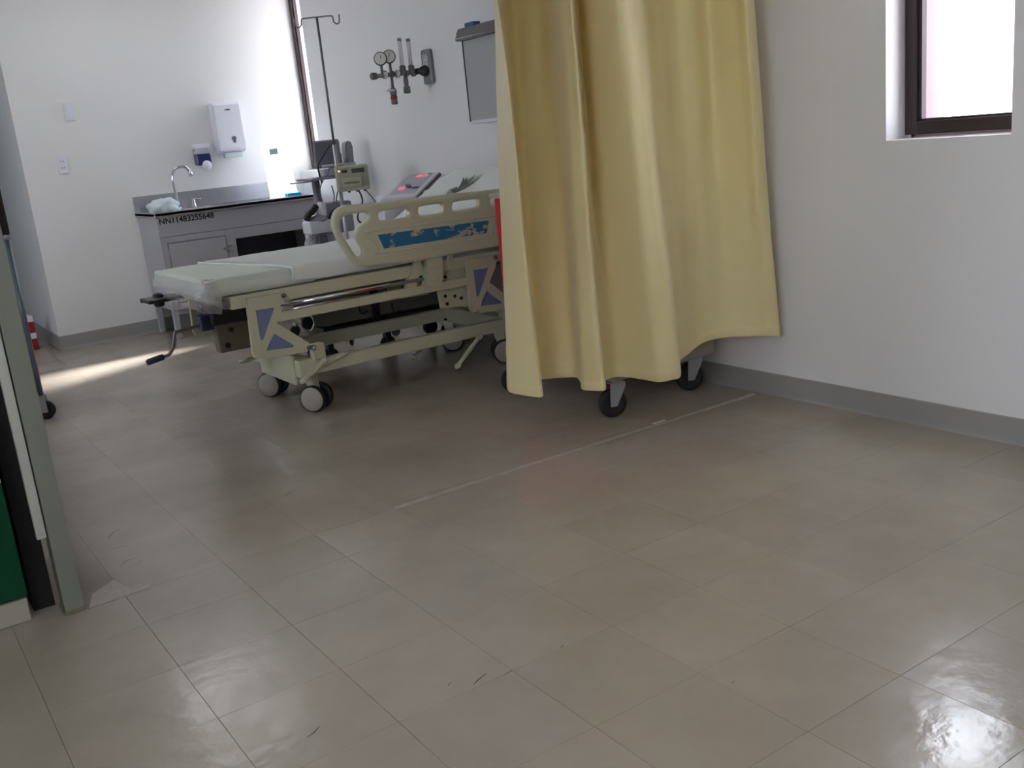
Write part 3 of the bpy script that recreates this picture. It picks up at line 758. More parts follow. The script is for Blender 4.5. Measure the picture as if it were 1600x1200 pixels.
# ------------------------------------------------------------------ sink cabinet
CX0, CX1, CY0 = .49, 1.705, 5.45
cab = thing('sink_cabinet', 'grey metal sink cabinet with one closed door and one open compartment', 'cabinet', ((CX0+CX1)/2, 5.71, 0))
b = BM(); t = .022; zb, zt_ = .21, .870
box(b, CX0, CX0+t, CY0+.01, 5.955, zb, zt_, .002, 1); box(b, CX1-t, CX1, CY0+.01, 5.955, zb, zt_, .002, 1)
box(b, CX0+t, CX1-t, 5.93, 5.955, zb, zt_); box(b, CX0+t, CX1-t, CY0+.01, 5.93, zb, zb+.02)
box(b, .985, 1.005, CY0+.02, 5.93, zb+.02, .69)
mk('carcass', b, cab_m, cab)
b = BM(); box(b, CX0+t+.001, CX1-t-.001, 5.915, 5.928, zb+.021, .70); mk('dark_back', b, dark_m, cab)  # darker sheet across the back of the compartments
b = BM(); box(b, CX0, CX1, CY0-.004, CY0+.012, .735, .871, .002, 1); mk('apron', b, cab_m, cab)
b = BM()
for x0, x1, z0, z1 in ((CX0, .535, zb, .732), (.955, 1.03, zb, .732), (1.655, CX1, zb, .732), (.535, .955, .688, .732), (1.03, 1.655, .655, .732), (.535, 1.655, zb, zb+.05)):
    box(b, x0, x1, CY0-.002, CY0+.016, z0, z1, .0015, 1)
mk('face_frame', b, cab_m, cab)
b = BM(); box(b, .539, .951, CY0-.010, CY0+.008, zb+.055, .684, .003); door = mk('door', b, cab_m, cab)
b = BM(); box(b, .925, .965, CY0-.022, CY0-.010, .585, .60, .003); box(b, .962, 1.0, CY0-.018, CY0-.004, .57, .615, .003); mk('latch', b, steel_m, door)
for z in (.34, .62):
    tb('hinge', [(.537, CY0-.012, z-.025), (.537, CY0-.012, z+.025)], .005, steel_m, door, n=8)
for x in (CX0+.02, CX1-.02):
    for y in (CY0+.03, 5.92):
        b = BM(); box(b, x-.02, x+.02, y-.02, y+.02, .012, zb, .002, 1); lathe(b, [(.022, 0), (.022, .01), (.014, .014)], (x, y, 0), (0, 0, 1), 14); mk('leg', b, cab_m, cab)
# lettering on the apron
def text_mesh(s, size, extr, M):
    cu = bpy.data.curves.new('t', 'FONT'); cu.body = s; cu.size = size; cu.extrude = extr; cu.align_x = 'LEFT'; cu.offset = .0012
    o = bpy.data.objects.new('t', cu); COL.objects.link(o)
    me = bpy.data.meshes.new_from_object(o.evaluated_get(bpy.context.evaluated_depsgraph_get())); b = BM(); b.from_mesh(me)
    bpy.data.objects.remove(o); bpy.data.curves.remove(cu); bpy.data.meshes.remove(me)
    bmesh.ops.transform(b, matrix=M, verts=b.verts); return b
p = ony(247, 341, CY0-.005)
mk('lettering', text_mesh('NN11483255648', .056, .0006, Matrix.Translation((p.x, CY0-.005, .826)) @ Matrix.Rotation(PI/2, 4, 'X')), ink_m, cab)
# stainless worktop with sink, one continuous piece on the cabinet
top = thing('worktop', 'stainless steel worktop with sink basin and upstand against the wall', 'worktop', ((CX0+CX1)/2, 5.71, .872))
sx0, sx1, sy0, sy1 = 1.0, 1.42, 5.53, 5.86
b = BM(); X0, X1, Y0, Y1 = CX0-.012, CX1+.012, CY0-.02, 5.968; z0, z1 = .872, .900
for d in ((X0, sx0, Y0, Y1), (sx1, X1, Y0, Y1), (sx0, sx1, Y0, sy0), (sx0, sx1, sy1, Y1)): box(b, *d, z0+.012, z1)
box(b, X0, X1, Y0, Y0+.014, z0, z1+.008, .004); box(b, X0, X0+.014, Y0+.014, Y1, z0, z1+.008, .004); box(b, X1-.014, X1, Y0+.014, Y1, z0, z1+.008, .004)
mk('top_sheet', b, steel_m, top)
b = BM()
for d in ((sx0, sx0+.006, sy0, sy1, .74, z1-.001), (sx1-.006, sx1, sy0, sy1, .74, z1-.001), (sx0, sx1, sy0, sy0+.006, .74, z1-.001), (sx0, sx1, sy1-.006, sy1, .74, z1-.001), (sx0, sx1, sy0, sy1, .735, .742)): box(b, *d)
lathe(b, [(.03, 0), (.03, .004), (.012, .004)], (1.21, 5.7, .742), (0, 0, 1), 18)
mk('basin', b, steel_m, top)
b = BM(); box(b, X0, X1, 5.948, 5.968, z1, 1.02, .004); box(b, X0, X0+.012, 5.80, 5.95, z1, .96, .003); mk('upstand', b, steel_m, top)
# tap
tap = thing('tap', 'chrome swan-neck tap on the steel worktop', 'tap', (.76, 5.86, .90))
q = [ony(u, v, 5.86) for u, v in ((278, 320), (274, 300), (270, 280), (271, 268), (278, 261.5), (288, 260.5), (295, 266), (298.5, 273))]
q[0].z = .90
tb('spout', q, .0125, chrome_m, tap, n=14, smooth=5)
d = (q[-1]-q[-2]).normalized(); lt('nozzle', [(.013, -.03), (.017, -.02), (.018, .006), (.012, .01)], q[-1], d, chrome_m, tap, n=16)
lt('base_flange', [(.026, 0), (.026, .006), (.016, .016)], (q[0].x, 5.86, .9005), (0, 0, 1), chrome_m, tap, n=20)
h0 = ony(303, 319, 5.82); h0.z = .90
hv = lt('valve', [(.018, 0), (.018, .01), (.012, .02), (.012, .055), (.006, .062)], h0+Vector((0, 0, .0005)), (0, 0, 1), chrome_m, tap, n=18)
tb('lever', [h0+Vector((-.02, 0, .062)), h0+Vector((.01, 0, .066)), h0+Vector((.055, -.01, .058))], .006, chrome_m, hv, n=10, smooth=4)
# crumpled cloth, cyan box, bag
def crumple(name, c, rx, ry, rz, m, seed, sub=4, amp=.5, **k):
    b = BM(); bmesh.ops.create_icosphere(b, subdivisions=sub, radius=1)
    for v in b.verts:
        p = v.co.copy(); n1 = abs(mnoise.noise(p*1.1+Vector((seed, 0, 0)))); n2 = abs(mnoise.noise(p*2.6+Vector((0, seed, 0))))
        s = 1 - amp*(1-n1*1.9) + .35*n2*amp
        q_ = p*max(.3, s); q_.z = max(q_.z, -.5)
        v.co = Vector((c[0]+q_.x*rx, c[1]+q_.y*ry, c[2]+(q_.z+.5)*rz))
    return mk(name, b, m, smooth=True, **k)
tag(crumple('crumpled_cloth', (.60, 5.62, .9005), .13, .11, .075, paper_m, 3.3, amp=.28), 'crumpled pale blue cloth lying on the steel worktop beside the tap', 'cloth')
tag(bx('cyan_box', (1.49, 1.60, 5.47, 5.53, .9005, .932), cyan_m, bev=.005), 'small cyan plastic box at the edge of steel worktop', 'box')
bgx = (ony(418, 303, 5.64).x+ony(468, 299, 5.64).x)/2
def bag():
    b = BM(); n = 36; rows = []
    for k in range(19):
        t = k/18; z = .9005+.40*t; row = []
        for i in range(n):
            a = 2*PI*i/n; sq = (abs(math.cos(a))**.55*math.copysign(1, math.cos(a)), abs(math.sin(a))**.55*math.copysign(1, math.sin(a)))
            w = .105*(1.0-.12*math.sin(PI*t)+.06*t); dp = .075*(1-.45*t)
            nn = mnoise.noise(Vector((math.cos(a)*2, math.sin(a)*2, t*5)))*.016*(.3+t) + mnoise.noise(Vector((math.cos(a)*5, math.sin(a)*5, t*11)))*.006
            row.append(b.verts.new((bgx+sq[0]*(w+nn)-.01*t, 5.64+sq[1]*(dp+nn), z+ (.015*math.sin(a*3) if k == 18 else 0))))
        rows.append(row)
    for A, B in zip(rows, rows[1:]):
        for i in range(n): b.faces.new((A[i], A[(i+1) % n], B[(i+1) % n], B[i]))
    b.faces.new(rows[0][::-1])
    return b
bg_ = thing('white_bag', 'tall white plastic bag standing on worktop beside the far window', 'bag', (bgx, 5.64, .9005))
mk('bag_body', bag(), bag_m, bg_, smooth=True)
b = BM(); box(b, bgx-.085, bgx-.02, 5.583, 5.587, 1.225, 1.27, .001, 1); mk('bag_label', b, mat('pale_label', srgb(190, 215, 222), .6), bg_)

# ------------------------------------------------------------------ wall things by the sink
def wall_plate(name, u0, v0, u1, v1, label, cat, holes):
    a, c = ony(u0, v0, YS), ony(u1, v1, YS); x0, x1 = (a.x+c.x)/2-.036, (a.x+c.x)/2+.036; zc = (a.z+c.z)/2; hz = .062
    e = thing(name, label, cat, ((x0+x1)/2, YS, zc-hz))
    b = BM(); box(b, x0, x1, YS-.013, YS-.001, zc-hz, zc+hz, .006, 3); mk('plate', b, white_m, e)
    if holes:
        for dz in (.024, -.022):
            b = BM(); box(b, (x0+x1)/2-.018, (x0+x1)/2+.018, YS-.0165, YS-.012, zc+dz-.014, zc+dz+.014, .003); s = mk('socket', b, white_m, e)
            for dx in (-.007, .007):
                b = BM(); box(b, (x0+x1)/2+dx-.0015, (x0+x1)/2+dx+.0015, YS-.0172, YS-.016, zc+dz-.006, zc+dz+.006); mk('slot', b, ink_m, s)
    else:
        b = BM(); box(b, x0+.014, x1-.014, YS-.016, YS-.012, zc-hz+.014, zc+hz-.014, .004); mk('cover', b, white_m, e)
wall_plate('wall_plate', 97, 160, 118, 189, 'blank white wall plate above the power outlet', 'wall plate', False)
wall_plate('power_outlet', 87, 243, 108, 272, 'white double power outlet on the wall below the blank plate', 'outlet', True)
td = thing('towel_dispenser', 'white paper towel dispenser on the wall above the sink', 'dispenser', (1.285, YS, 1.27))
b = BM(); a = ony(331, 161, YS-.11); c = ony(387, 233, YS-.11); tx0, tx1 = a.x, c.x-.01; tz0, tz1 = c.z, a.z
prof = [(YS-.001, tz0+.01), (YS-.001, tz1), (YS-.085, tz1), (YS-.105, tz1-.02), (YS-.122, tz0+.02), (YS-.118, tz0+.004), (YS-.085, tz0-.012), (YS-.03, tz0-.018)]
poly(b, [(tx0, y_, z_) for y_, z_ in prof], (tx1-tx0, 0, 0), .006); mk('cover', b, white_m, td)
def face_y(z): return YS-.105-.017*(tz1-.02-z)/(tz1-tz0-.04)
zk = tz0+.075; xk = (tx0+tx1)/2+.02
b = BM(); lathe(b, [(.017, -.003), (.017, .001)], (xk, face_y(zk+.01), zk+.015), (0, -1, 0), 18); box(b, xk-.012, xk+.012, face_y(zk)-.001, face_y(zk)+.004, zk-.028, zk+.006, .003); mk('level_window', b, mat('smoke_grey', srgb(92, 92, 112), .3), td)
zl = tz1-.055; b = BM(); lathe(b, [(.001, 0), (.012, 0), (.012, .0012), (.001, .0012)], (0, 0, 0), (0, -1, 0), 18)
bmesh.ops.transform(b, matrix=Matrix.Translation((xk-.015, face_y(zl)-.0006, zl)) @ Matrix.Diagonal((1.9, 1, .45, 1)), verts=b.verts); mk('logo', b, mat('logo_blue', srgb(52, 58, 110), .5), td)
b = BM(); box(b, tx0+.04, tx1-.03, YS-.10, YS-.05, tz0-.05, tz0-.012, .004); mk('paper_towel', b, paper_m, td)
sd = thing('soap_dispenser', 'soap dispenser half full of dark blue soap beside the towel dispenser', 'dispenser', (1.055, YS, 1.17))
sa, sc = ony(302, 226, YS-.06), ony(331, 257, YS-.06); s0x, s1x = sa.x, sc.x; sz0, sz1 = sc.z, sa.z; zm = sz0+(sz1-sz0)*.52
b = BM(); box(b, s0x, s1x, YS-.085, YS-.001, zm, sz1-.03, .014, 3); mk('reservoir', b, clear_m, sd)
b = BM(); box(b, s0x-.002, s1x+.002, YS-.088, YS-.001, sz1-.035, sz1, .014, 3); mk('lid', b, white_m, sd)
b = BM(); box(b, s0x+.002, s1x-.002, YS-.083, YS-.001, sz0, zm+.002, .014, 3); mk('soap', b, soap_m, sd)
lt('push_button', [(.0355, -.012), (.036, 0), (.03, .012), (.012, .018), (.001, .019)], ((s0x+s1x)/2+.012, YS-.088, sz0-.002), (0, -1, -.15), white_m, sd, n=22)

# ------------------------------------------------------------------ light box on the right wall
vb = thing('film_viewer', 'wall mounted grey film viewer with steel top beside the yellow curtain', 'film viewer', (XR, 2.99, 1.28))
vy1, vy0 = 3.215, 2.75
b = BM(); box(b, XR-.075, XR-.001, vy0, vy1, 1.285, 1.745, .006); mk('housing', b, white_m, vb)
b = BM(); box(b, XR-.080, XR-.074, vy0+.012, vy1-.012, 1.305, 1.74, .001, 1); mk('screen', b, mat('unlit_screen', srgb(168, 168, 170), .35, var=.02), vb)
b = BM(); box(b, XR-.083, XR-.074, vy1-.012, vy1-.005, 1.30, 1.745); mk('screen_edge', b, blackp_m, vb)
b = BM(); poly(b, [(XR-.001, vy0, 1.742), (XR-.115, vy0, 1.742), (XR-.115, vy0, 1.762), (XR-.105, vy0, 1.766), (XR-.105, vy0, 1.785), (XR-.09, vy0, 1.808), (XR-.001, vy0, 1.812)], (0, vy1+.01-vy0, 0), .002); mk('top_housing', b, dsteel_m, vb)
b = BM(); box(b, XR-.1165, XR-.1145, vy0, vy1+.01, 1.752, 1.756); mk('clip_strip', b, chrome_m, vb)
tag(bx('blue_clip', (XR-.08, XR-.03, 3.08, 3.17, 1.8105, 1.832), mat('teal_blue_plastic', srgb(40, 96, 140), .4), bev=.004), 'small blue item lying on top of the film viewer', 'box')

# ------------------------------------------------------------------ oxygen flowmeter set on the right wall
og = thing('flowmeter_set', 'wall oxygen flowmeter set with two dial gauges and clear tubes', 'flowmeter', (XR, 3.74, 1.55))
Y0 = 3.74
b = BM(); box(b, XR-.022, XR-.001, Y0-.055, Y0+.055, 1.555, 1.755, .018, 4); pl = mk('wall_plate', b, mat('grey_gas_plate', srgb(122, 122, 126), .4, var=.05), og)
b = BM(); box(b, XR-.026, XR-.021, Y0-.038, Y0+.038, 1.645, 1.735, .01, 3); mk('outlet_face', b, mat('pale_gas_face', srgb(186, 188, 190), .4), pl)
b = BM(); box(b, XR-.0275, XR-.0255, Y0-.018, Y0+.018, 1.688, 1.702); mk('label_strip', b, white_m, pl)
zc = 1.632
lt('connector', [(.03, 0), (.034, .012), (.026, .04), (.018, .045), (.018, .075)], (XR-.022, Y0, zc), (-1, 0, 0), blackp_m, og, n=20)
def gx(u, yy=Y0+.02): p = ony(u, 110, yy); return p.x
yg = Y0+.03
tb('manifold', [(XR-.06, yg, zc), (XR-.36, yg, zc-.012)], .013, dsteel_m, og, n=14)
for xx, rr_ in ((XR-.10, .022), (XR-.15, .019), (XR-.215, .026), (XR-.25, .021), (XR-.30, .026)):
    lt('union_nut', [(rr_*.8, -.014), (rr_, -.009), (rr_, .009), (rr_*.8, .014)], (xx, yg, zc-.006), (-1, 0, 0), chrome_m if rr_ > .022 else dsteel_m, og, n=8)
lt('control_knob', [(.012, 0), (.02, .006), (.022, .035), (.016, .042)], (XR-.35, yg, zc-.012), (-1, 0, 0), mat('grey_knob', srgb(96, 92, 96), .5), og, n=14)
for xx, zz in ((XR-.315, zc+.085), (XR-.255, zc+.095)):
    ax = Vector((-.45, -.88, .05)).normalized()
    g = lt('gauge', [(.036, -.014), (.040, -.008), (.040, .012), (.035, .016)], (xx, yg, zz), ax, mat('gauge_case', srgb(84, 84, 90), .35, .6), og, n=26)
    lt('dial', [(.034, 0), (.034, .0015)], Vector((xx, yg, zz))+ax*.0162, ax, dial_m, g, n=26)
    tb('needle', [Vector((xx, yg, zz))+ax*.019, Vector((xx+.006, yg, zz+.02))+ax*.019], .0018, ink_m, g, n=5)
    tb('gauge_stem', [(xx, yg, zc), (xx, yg, zz-.034)], .008, dsteel_m, og, n=10)
for xx, hh in ((XR-.175, .175), (XR-.115, .17)):
    lt('flow_body', [(.016, -.02), (.02, -.01), (.02, .03), (.013, .036)], (xx, yg-.005, zc+.005), (0, 0, 1), dsteel_m, og, n=16)
    lt('flow_tube', [(.0125, 0), (.0125, hh-.036), (.009, hh-.03)], (xx, yg-.005, zc+.041), (0, 0, 1), tube_m, og, n=16)
    lt('tube_cap', [(.0135, 0), (.0135, .014), (.006, .018)], (xx, yg-.005, zc+.041+hh-.034), (0, 0, 1), dsteel_m, og, n=14)
lt('bottle_fitting', [(.012, 0), (.016, .03), (.014, .06), (.022, .065), (.022, .10), (.012, .105)], (XR-.165, yg-.01, zc-.02), (0, 0, -1), dsteel_m, og, n=16)
tb('drop_tube', [(XR-.255, yg, zc-.02), (XR-.255, yg, zc-.09)], .009, dsteel_m, og, n=10)
vv = lt('vacuum_valve', [(.012, 0), (.02, .01), (.022, .03), (.016, .05)], (XR-.255, yg, zc-.085), (0, 0, -1), dsteel_m, og, n=16)
tb('lever', [(XR-.255, yg-.02, zc-.10), (XR-.315, yg-.03, zc-.10)], .007, white_m, vv, n=8)
lt('red_band', [(.019, 0), (.021, .004), (.021, .018), (.018, .022)], (XR-.255, yg, zc-.132), (0, 0, -1), lred_m, vv, n=16)
lt('end_cap', [(.016, 0), (.02, .004), (.02, .024), (.016, .028)], (XR-.255, yg, zc-.155), (0, 0, -1), mat('grey_cap', srgb(110, 108, 112), .5), vv, n=16)

# ------------------------------------------------------------------ drip stand with infusion pump
IX, IY = 1.343, 4.2
iv = thing('drip_stand', 'tall thin steel drip stand with two hooks behind the bed', 'drip stand', (IX, IY, 0))
tb('pole', [(IX, IY, .10), (IX, IY, 1.25)], .0125, steel_m, iv, n=12)
tb('upper_pole', [(IX, IY, 1.20), (IX, IY, 2.018)], .0075, dsteel_m, iv, n=10)
Lx = Vector((.838, -.546, 0))
c = Vector((IX, IY, 2.018))
for s in (-1, 1):
    P = [c, c+Lx*s*.085, c+Lx*s*.098+Vector((0, 0, -.012)), c+Lx*s*.10+Vector((0, 0, -.035)), c+Lx*s*.118+Vector((0, 0, -.05)), c+Lx*s*.135+Vector((0, 0, -.038)), c+Lx*s*.138+Vector((0, 0, .004))]
    tb('hook', P, .0045, dsteel_m, iv, n=8, smooth=5)
for k in range(5):
    a = k*2*PI/5+.3; e_ = Vector((IX+.27*math.cos(a), IY+.27*math.sin(a), .075))
    L_ = tb('leg', [(IX, IY, .125), (IX+.1*math.cos(a), IY+.1*math.sin(a), .11), e_], .013, steel_m, iv, n=8, smooth=3)
    lt('wheel', [(.025, -.01), (.03, -.006), (.03, .006), (.025, .01)], (e_.x, e_.y, .03), (-math.sin(a), math.cos(a), 0), black_m, L_, n=16)
    tb('stem', [(e_.x, e_.y, .03), (e_.x, e_.y, .085)], .008, black_m, L_, n=8)
pz0, pz1 = .955, 1.115
pump = thing('infusion_pump', 'beige infusion pump clamped on the drip stand', 'infusion pump', (1.41, 4.15, pz0))
Mp = Matrix.Translation((1.405, 4.13, 1.035)) @ Matrix.Rotation(-.42, 4, 'Z')
def pb(name, d, m, bev=.004, parent=None):
    b = BM(); box(b, *d, bev=bev, M=Mp); return mk(name, b, m, parent or pump)
pc = pb('case', (-.105, .105, -.06, .03, -.08, .08), beige_m, .012)
pb('front_panel', (-.09, .10, -.064, -.058, -.06, .07), mat('pump_panel', srgb(158, 156, 136), .45), .002, pc)
pb('display', (.0, .08, -.067, -.063, .03, .058), lcd_m, .001, pc)
pb('small_display', (-.062, -.028, -.067, -.063, .036, .054), ink_m, .001, pc)
pb('status_light', (-.085, -.072, -.067, -.063, .044, .054), mat('amber_light', srgb(255, 220, 190), .4, emit=(1, .8, .6, 1), es=1.5), .001, pc)
pb('door', (-.07, .055, -.072, -.062, -.055, .008), beige_m, .004, pc)
pb('door_slot', (-.055, .04, -.0735, -.071, -.034, -.022), mat('pump_slot', srgb(120, 118, 100), .5), .001, pc)
pb('button_block', (.062, .098, -.07, -.062, -.05, .02), mat('pump_buttons', srgb(140, 138, 118), .5), .003, pc)
pb('clamp', (-.10, -.045, .03, .075, -.03, .03), dsteel_m, .004)
for dx in (-.03, .02, .07):
    q = Mp @ Vector((dx, -.02, -.08)); lt('foot', [(.008, -.003), (.008, .01)], q, (0, 0, -1), black_m, pump, n=10)
def cable(name, pts, r, m, parent): return tb(name, pts, r, m, parent, n=8, smooth=6)
cable('power_cable', [Mp @ Vector((.03, 0, -.08)), (1.44, 4.10, .88), (1.40, 4.12, .78), (1.44, 4.12, .70), (1.41, 4.14, .55), (1.38, 4.15, .30)], .006, blackp_m, pump)
cable('drip_line', [Mp @ Vector((.07, 0, -.08)), (1.52, 4.12, .90), (1.555, 4.12, .82), (1.52, 4.10, .70), (1.45, 4.10, .66)], .0035, mat('grey_tubing', srgb(92, 92, 104), .4), pump)

# ------------------------------------------------------------------ ventilator trolley by the wall (behind drip stand)
VX, VY = 1.34, 4.72
def VP(u, v, yy=VY): return ony(u, v, yy)
vt = thing('ventilator_trolley', 'grey breathing machine on a trolley with tray and cables beside the sink', 'medical machine', (VX, VY, 0))
b = BM(); 
for a in (0.25, 1.9, 3.4, 5.0): tube(b, [(VX, VY, .13), (VX+.27*math.cos(a), VY+.2*math.sin(a), .09)], .022, 8)
lathe(b, [(.06, .09), (.07, .11), (.06, .16), (.035, .17)], (VX, VY, 0), (0, 0, 1), 16); mk('base', b, greyp_m, vt)
for a in (0.25, 1.9, 3.4, 5.0):
    lt('wheel', [(.03, -.012), (.038, -.008), (.038, .008), (.03, .012)], (VX+.27*math.cos(a), VY+.2*math.sin(a), .038), (-math.sin(a), math.cos(a), 0), black_m, vt, n=16)
    tb('wheel_stem', [(VX+.27*math.cos(a), VY+.2*math.sin(a), .045), (VX+.27*math.cos(a), VY+.2*math.sin(a), .1)], .012, greyp_m, vt, n=8)
pb_ = VP(508, 390); pt_ = VP(504, 290)
tb('column', [(pb_.x, VY, .15), (pb_.x, VY, 1.03)], .028, mat('lilac_grey_metal', srgb(122, 120, 136), .4, .2, var=.05), vt, n=14)
tb('lower_column', [(VP(492, 380).x-.015, VY, .15), (VP(492, 380).x-.015, VY, .78)], .045, greyp_m, vt, n=16)
p0, p1 = VP(446, 291), VP(546, 286)
b = BM(); box(b, VP(476, 289).x, p1.x, VY-.14, VY+.14, 1.028, 1.045, .005); mk('tray', b, mat('lilac_tray', srgb(130, 128, 146), .4, var=.04), vt)
tb('tray_handle', [(VP(445, 291).x, VY-.10, 1.026), (VP(480, 290).x, VY-.10, 1.026)], .005, steel_m, vt, n=8)
# machine body
a, c = VP(497, 318), VP(548, 360); b = BM(); box(b, a.x, c.x, VY-.09, VY+.10, c.z, a.z, .03, 4); vb_ = mk('machine_body', b, mat('lilac_grey_plastic', srgb(150, 148, 166), .45, var=.04), vt)
a, c = VP(479, 347, VY-.12), VP(519, 361, VY-.12); b = BM(); box(b, a.x, c.x, VY-.17, VY-.03, c.z, a.z, .012, 3); mk('humidifier_base', b, white_m, vt)
a = VP(500, 340, VY-.11); lt('humidifier_chamber', [(.07, 0), (.075, .02), (.055, .045), (.03, .05)], (a.x-.01, VY-.10, VP(500, 347, VY-.12).z), (0, 0, 1), mat('lilac_chamber', srgb(140, 136, 152), .25, coat=.4), vt, n=22)
a, c = VP(498, 316, VY-.12), VP(509, 337, VY-.12); b = BM(); box(b, a.x, c.x, VY-.15, VY-.09, c.z, a.z, .008, 3); mk('sensor_block', b, white_m, vt)
q = [VP(494, 322, VY-.12), VP(489, 329, VY-.13), VP(482, 336, VY-.14), VP(479, 344, VY-.13)]
tb('breathing_hose', q, .022, black_m, vt, n=14, smooth=4)
tb('breathing_hose', [VP(533, 322, VY-.12), VP(520, 332, VY-.14), VP(514, 343, VY-.14), VP(522, 352, VY-.1)], .012, blackp_m, vt, n=10, smooth=5)
for dx in (0, .03):
    s = [VP(495, 362, VY-.1), VP(486, 369, VY-.12), VP(477, 380, VY-.12), VP(482, 392, VY-.12), VP(486, 405, VY-.12)]
    cable('clear_tubing', [p+Vector((dx, 0, 0)) for p in s], .006, mat('clear_tubing_plastic', srgb(190, 190, 194), .25), vt)
# monitor on top of the column, tilted, with side wings
mz = 1.045
mon = VP(521, 245)
hub = bx('monitor_cradle', (VP(500, 262).x, VP(538, 262).x, VY-.05, VY+.05, mz, mz+.05), greyp_m, vt, bev=.008)
tb('tray_bracket', [(VP(497, 258).x, VY-.07, 1.115), (VP(548, 255).x, VY-.07, 1.115)], .010, greyp_m, vt, n=10)
Mm = Matrix.Translation((VP(514, 247).x, VY, 1.195)) @ Matrix.Rotation(-.55, 4, 'Z') @ Matrix.Rotation(-.22, 4, 'X')
b = BM(); box(b, -.10, .08, -.02, .045, -.09, .095, .02, 4, M=Mm); mb = mk('monitor_shell', b, mat('dark_grey_shell', srgb(118, 116, 130), .45, var=.04), vt)
b = BM(); box(b, -.085, .065, -.024, -.018, -.075, .08, .004, M=Mm); mk('monitor_screen', b, mat('dark_screen', srgb(84, 84, 98), .25), mb)
wp = VP(541, 243); b = BM(); P = [(-.028, -.10), (.028, -.10), (.034, .06), (.022, .095), (-.002, .102), (-.022, .09), (-.032, .05)]
poly(b, [(wp.x+x_*.9+ .02*(z_+.1), VY-.06, wp.z-.005+z_) for x_, z_ in P], (.01, .10, 0), .012); mk('side_wing', b, mat('mid_grey_wing', srgb(142, 140, 152), .45), vt)
b = BM(); P = [(-.07, -.08), (.03, -.08), (.03, .02), (-.02, .035), (-.07, .015)]; poly(b, [(wp.x-.06+x_, VY+.0, wp.z+z_) for x_, z_ in P], (0, .05, 0), .008); mk('wing_bridge', b, mat('pale_grey_bridge', srgb(180, 178, 190), .45), vt)
cable('monitor_cable', [VP(523, 226, VY-.08), VP(515, 228, VY-.09), VP(506, 242, VY-.1), VP(497, 258, VY-.11), VP(499, 272, VY-.11), VP(503, 286, VY-.10)], .006, blackp_m, vt)
cable('sensor_cable', [VP(514, 264, VY-.08), VP(511, 275, VY-.1), VP(503, 285, VY-.1), VP(500, 300, VY-.1), VP(505, 318, VY-.1)], .004, mat('grey_cable', srgb(110, 108, 124), .45), vt)
cable('sensor_cable', [VP(518, 290, VY-.08), VP(522, 305, VY-.1), VP(521, 320, VY-.1)], .004, MATS['grey_cable'], vt)
cable('sensor_cable', [VP(532, 290, VY-.08), VP(527, 302, VY-.1), VP(525, 318, VY-.1)], .004, MATS['grey_cable'], vt)

# ------------------------------------------------------------------ temperature unit on a wheeled base behind the bed
UX, UY = 1.40, 3.68
un = thing('warming_unit', 'grey wheeled medical unit with sloping red display panel behind the bed', 'medical machine', (UX, UY, 0))
a = ony(462, 462, 3.78); c = ony(690, 500, 3.78)
ux0, ux1 = ony(466, 500, 3.56).x, 1.76
b = BM(); P = [(ux0-.05, .60), (ux0-.035, .42), (ux0+.015, .285), (ux0+.07, .245), (ux0+.14, .235), (ux1-.05, .235), (ux1, .28), (ux1, .60)]
poly(b, [(x_, 3.53, z_) for x_, z_ in P], (0, .32, 0), .02); mk('lower_body', b, mat('grey_unit_body', srgb(136, 134, 124), .45, var=.04), un)
hp_ = ony(481, 505, 3.52)
b = BM(); tube(b, [hp_+Vector((-.01, 0, .045)), hp_+Vector((.022, -.012, .04)), hp_+Vector((.03, -.015, -.01)), hp_+Vector((.005, -.012, -.045))], .006, 8, 4); mk('drain_handle', b, chrome_m, un)
b = BM(); lathe(b, [(.035, 0), (.038, .004), (.03, .006)], hp_+Vector((0, .008, 0)), (0, -1, 0), 18); mk('drain_recess', b, ink_m, un)
b = BM(); box(b, ux0+.14, ux1-.02, 3.55, 3.83, .165, .222, .008); box(b, ux0+.45, ux0+.50, 3.515, 3.53, .20, .42, .003); mk('chassis', b, blackp_m, un)
for x_, y_ in ((ux0+.17, 3.57), (ux0+.55, 3.57), (ux1-.10, 3.57), (ux0+.17, 3.80), (ux1-.10, 3.80)):
    lt('wheel', [(.04, -.016), (.05, -.01), (.05, .01), (.04, .016)], (x_, y_, .05), (0, 1, 0), black_m, un, n=18)
    bx('wheel_bracket', (x_-.018, x_+.018, y_-.024, y_+.024, .05, .168), blackp_m, un, bev=.004)
for u in (566, 618):
    hq = ony(u, 486, 3.52)
    cable('cable_hook', [hq+Vector((-.02, 0, .05)), hq+Vector((-.02, -.015, 0)), hq+Vector((.0, -.02, -.012)), hq+Vector((.025, -.02, .0))], .005, blackp_m, un)
# upper column and console
b = BM(); box(b, 1.30, 1.74, 3.55, 3.80, .60, .87, .025, 3); mk('upper_body', b, white_m, un)
cp = [ony(594, 312, 3.53), ony(649, 308, 3.48), ony(687, 268, 3.71), ony(634, 272.5, 3.75)]
nrm = (cp[1]-cp[0]).cross(cp[3]-cp[0]).normalized()
if nrm.z < 0: nrm = -nrm
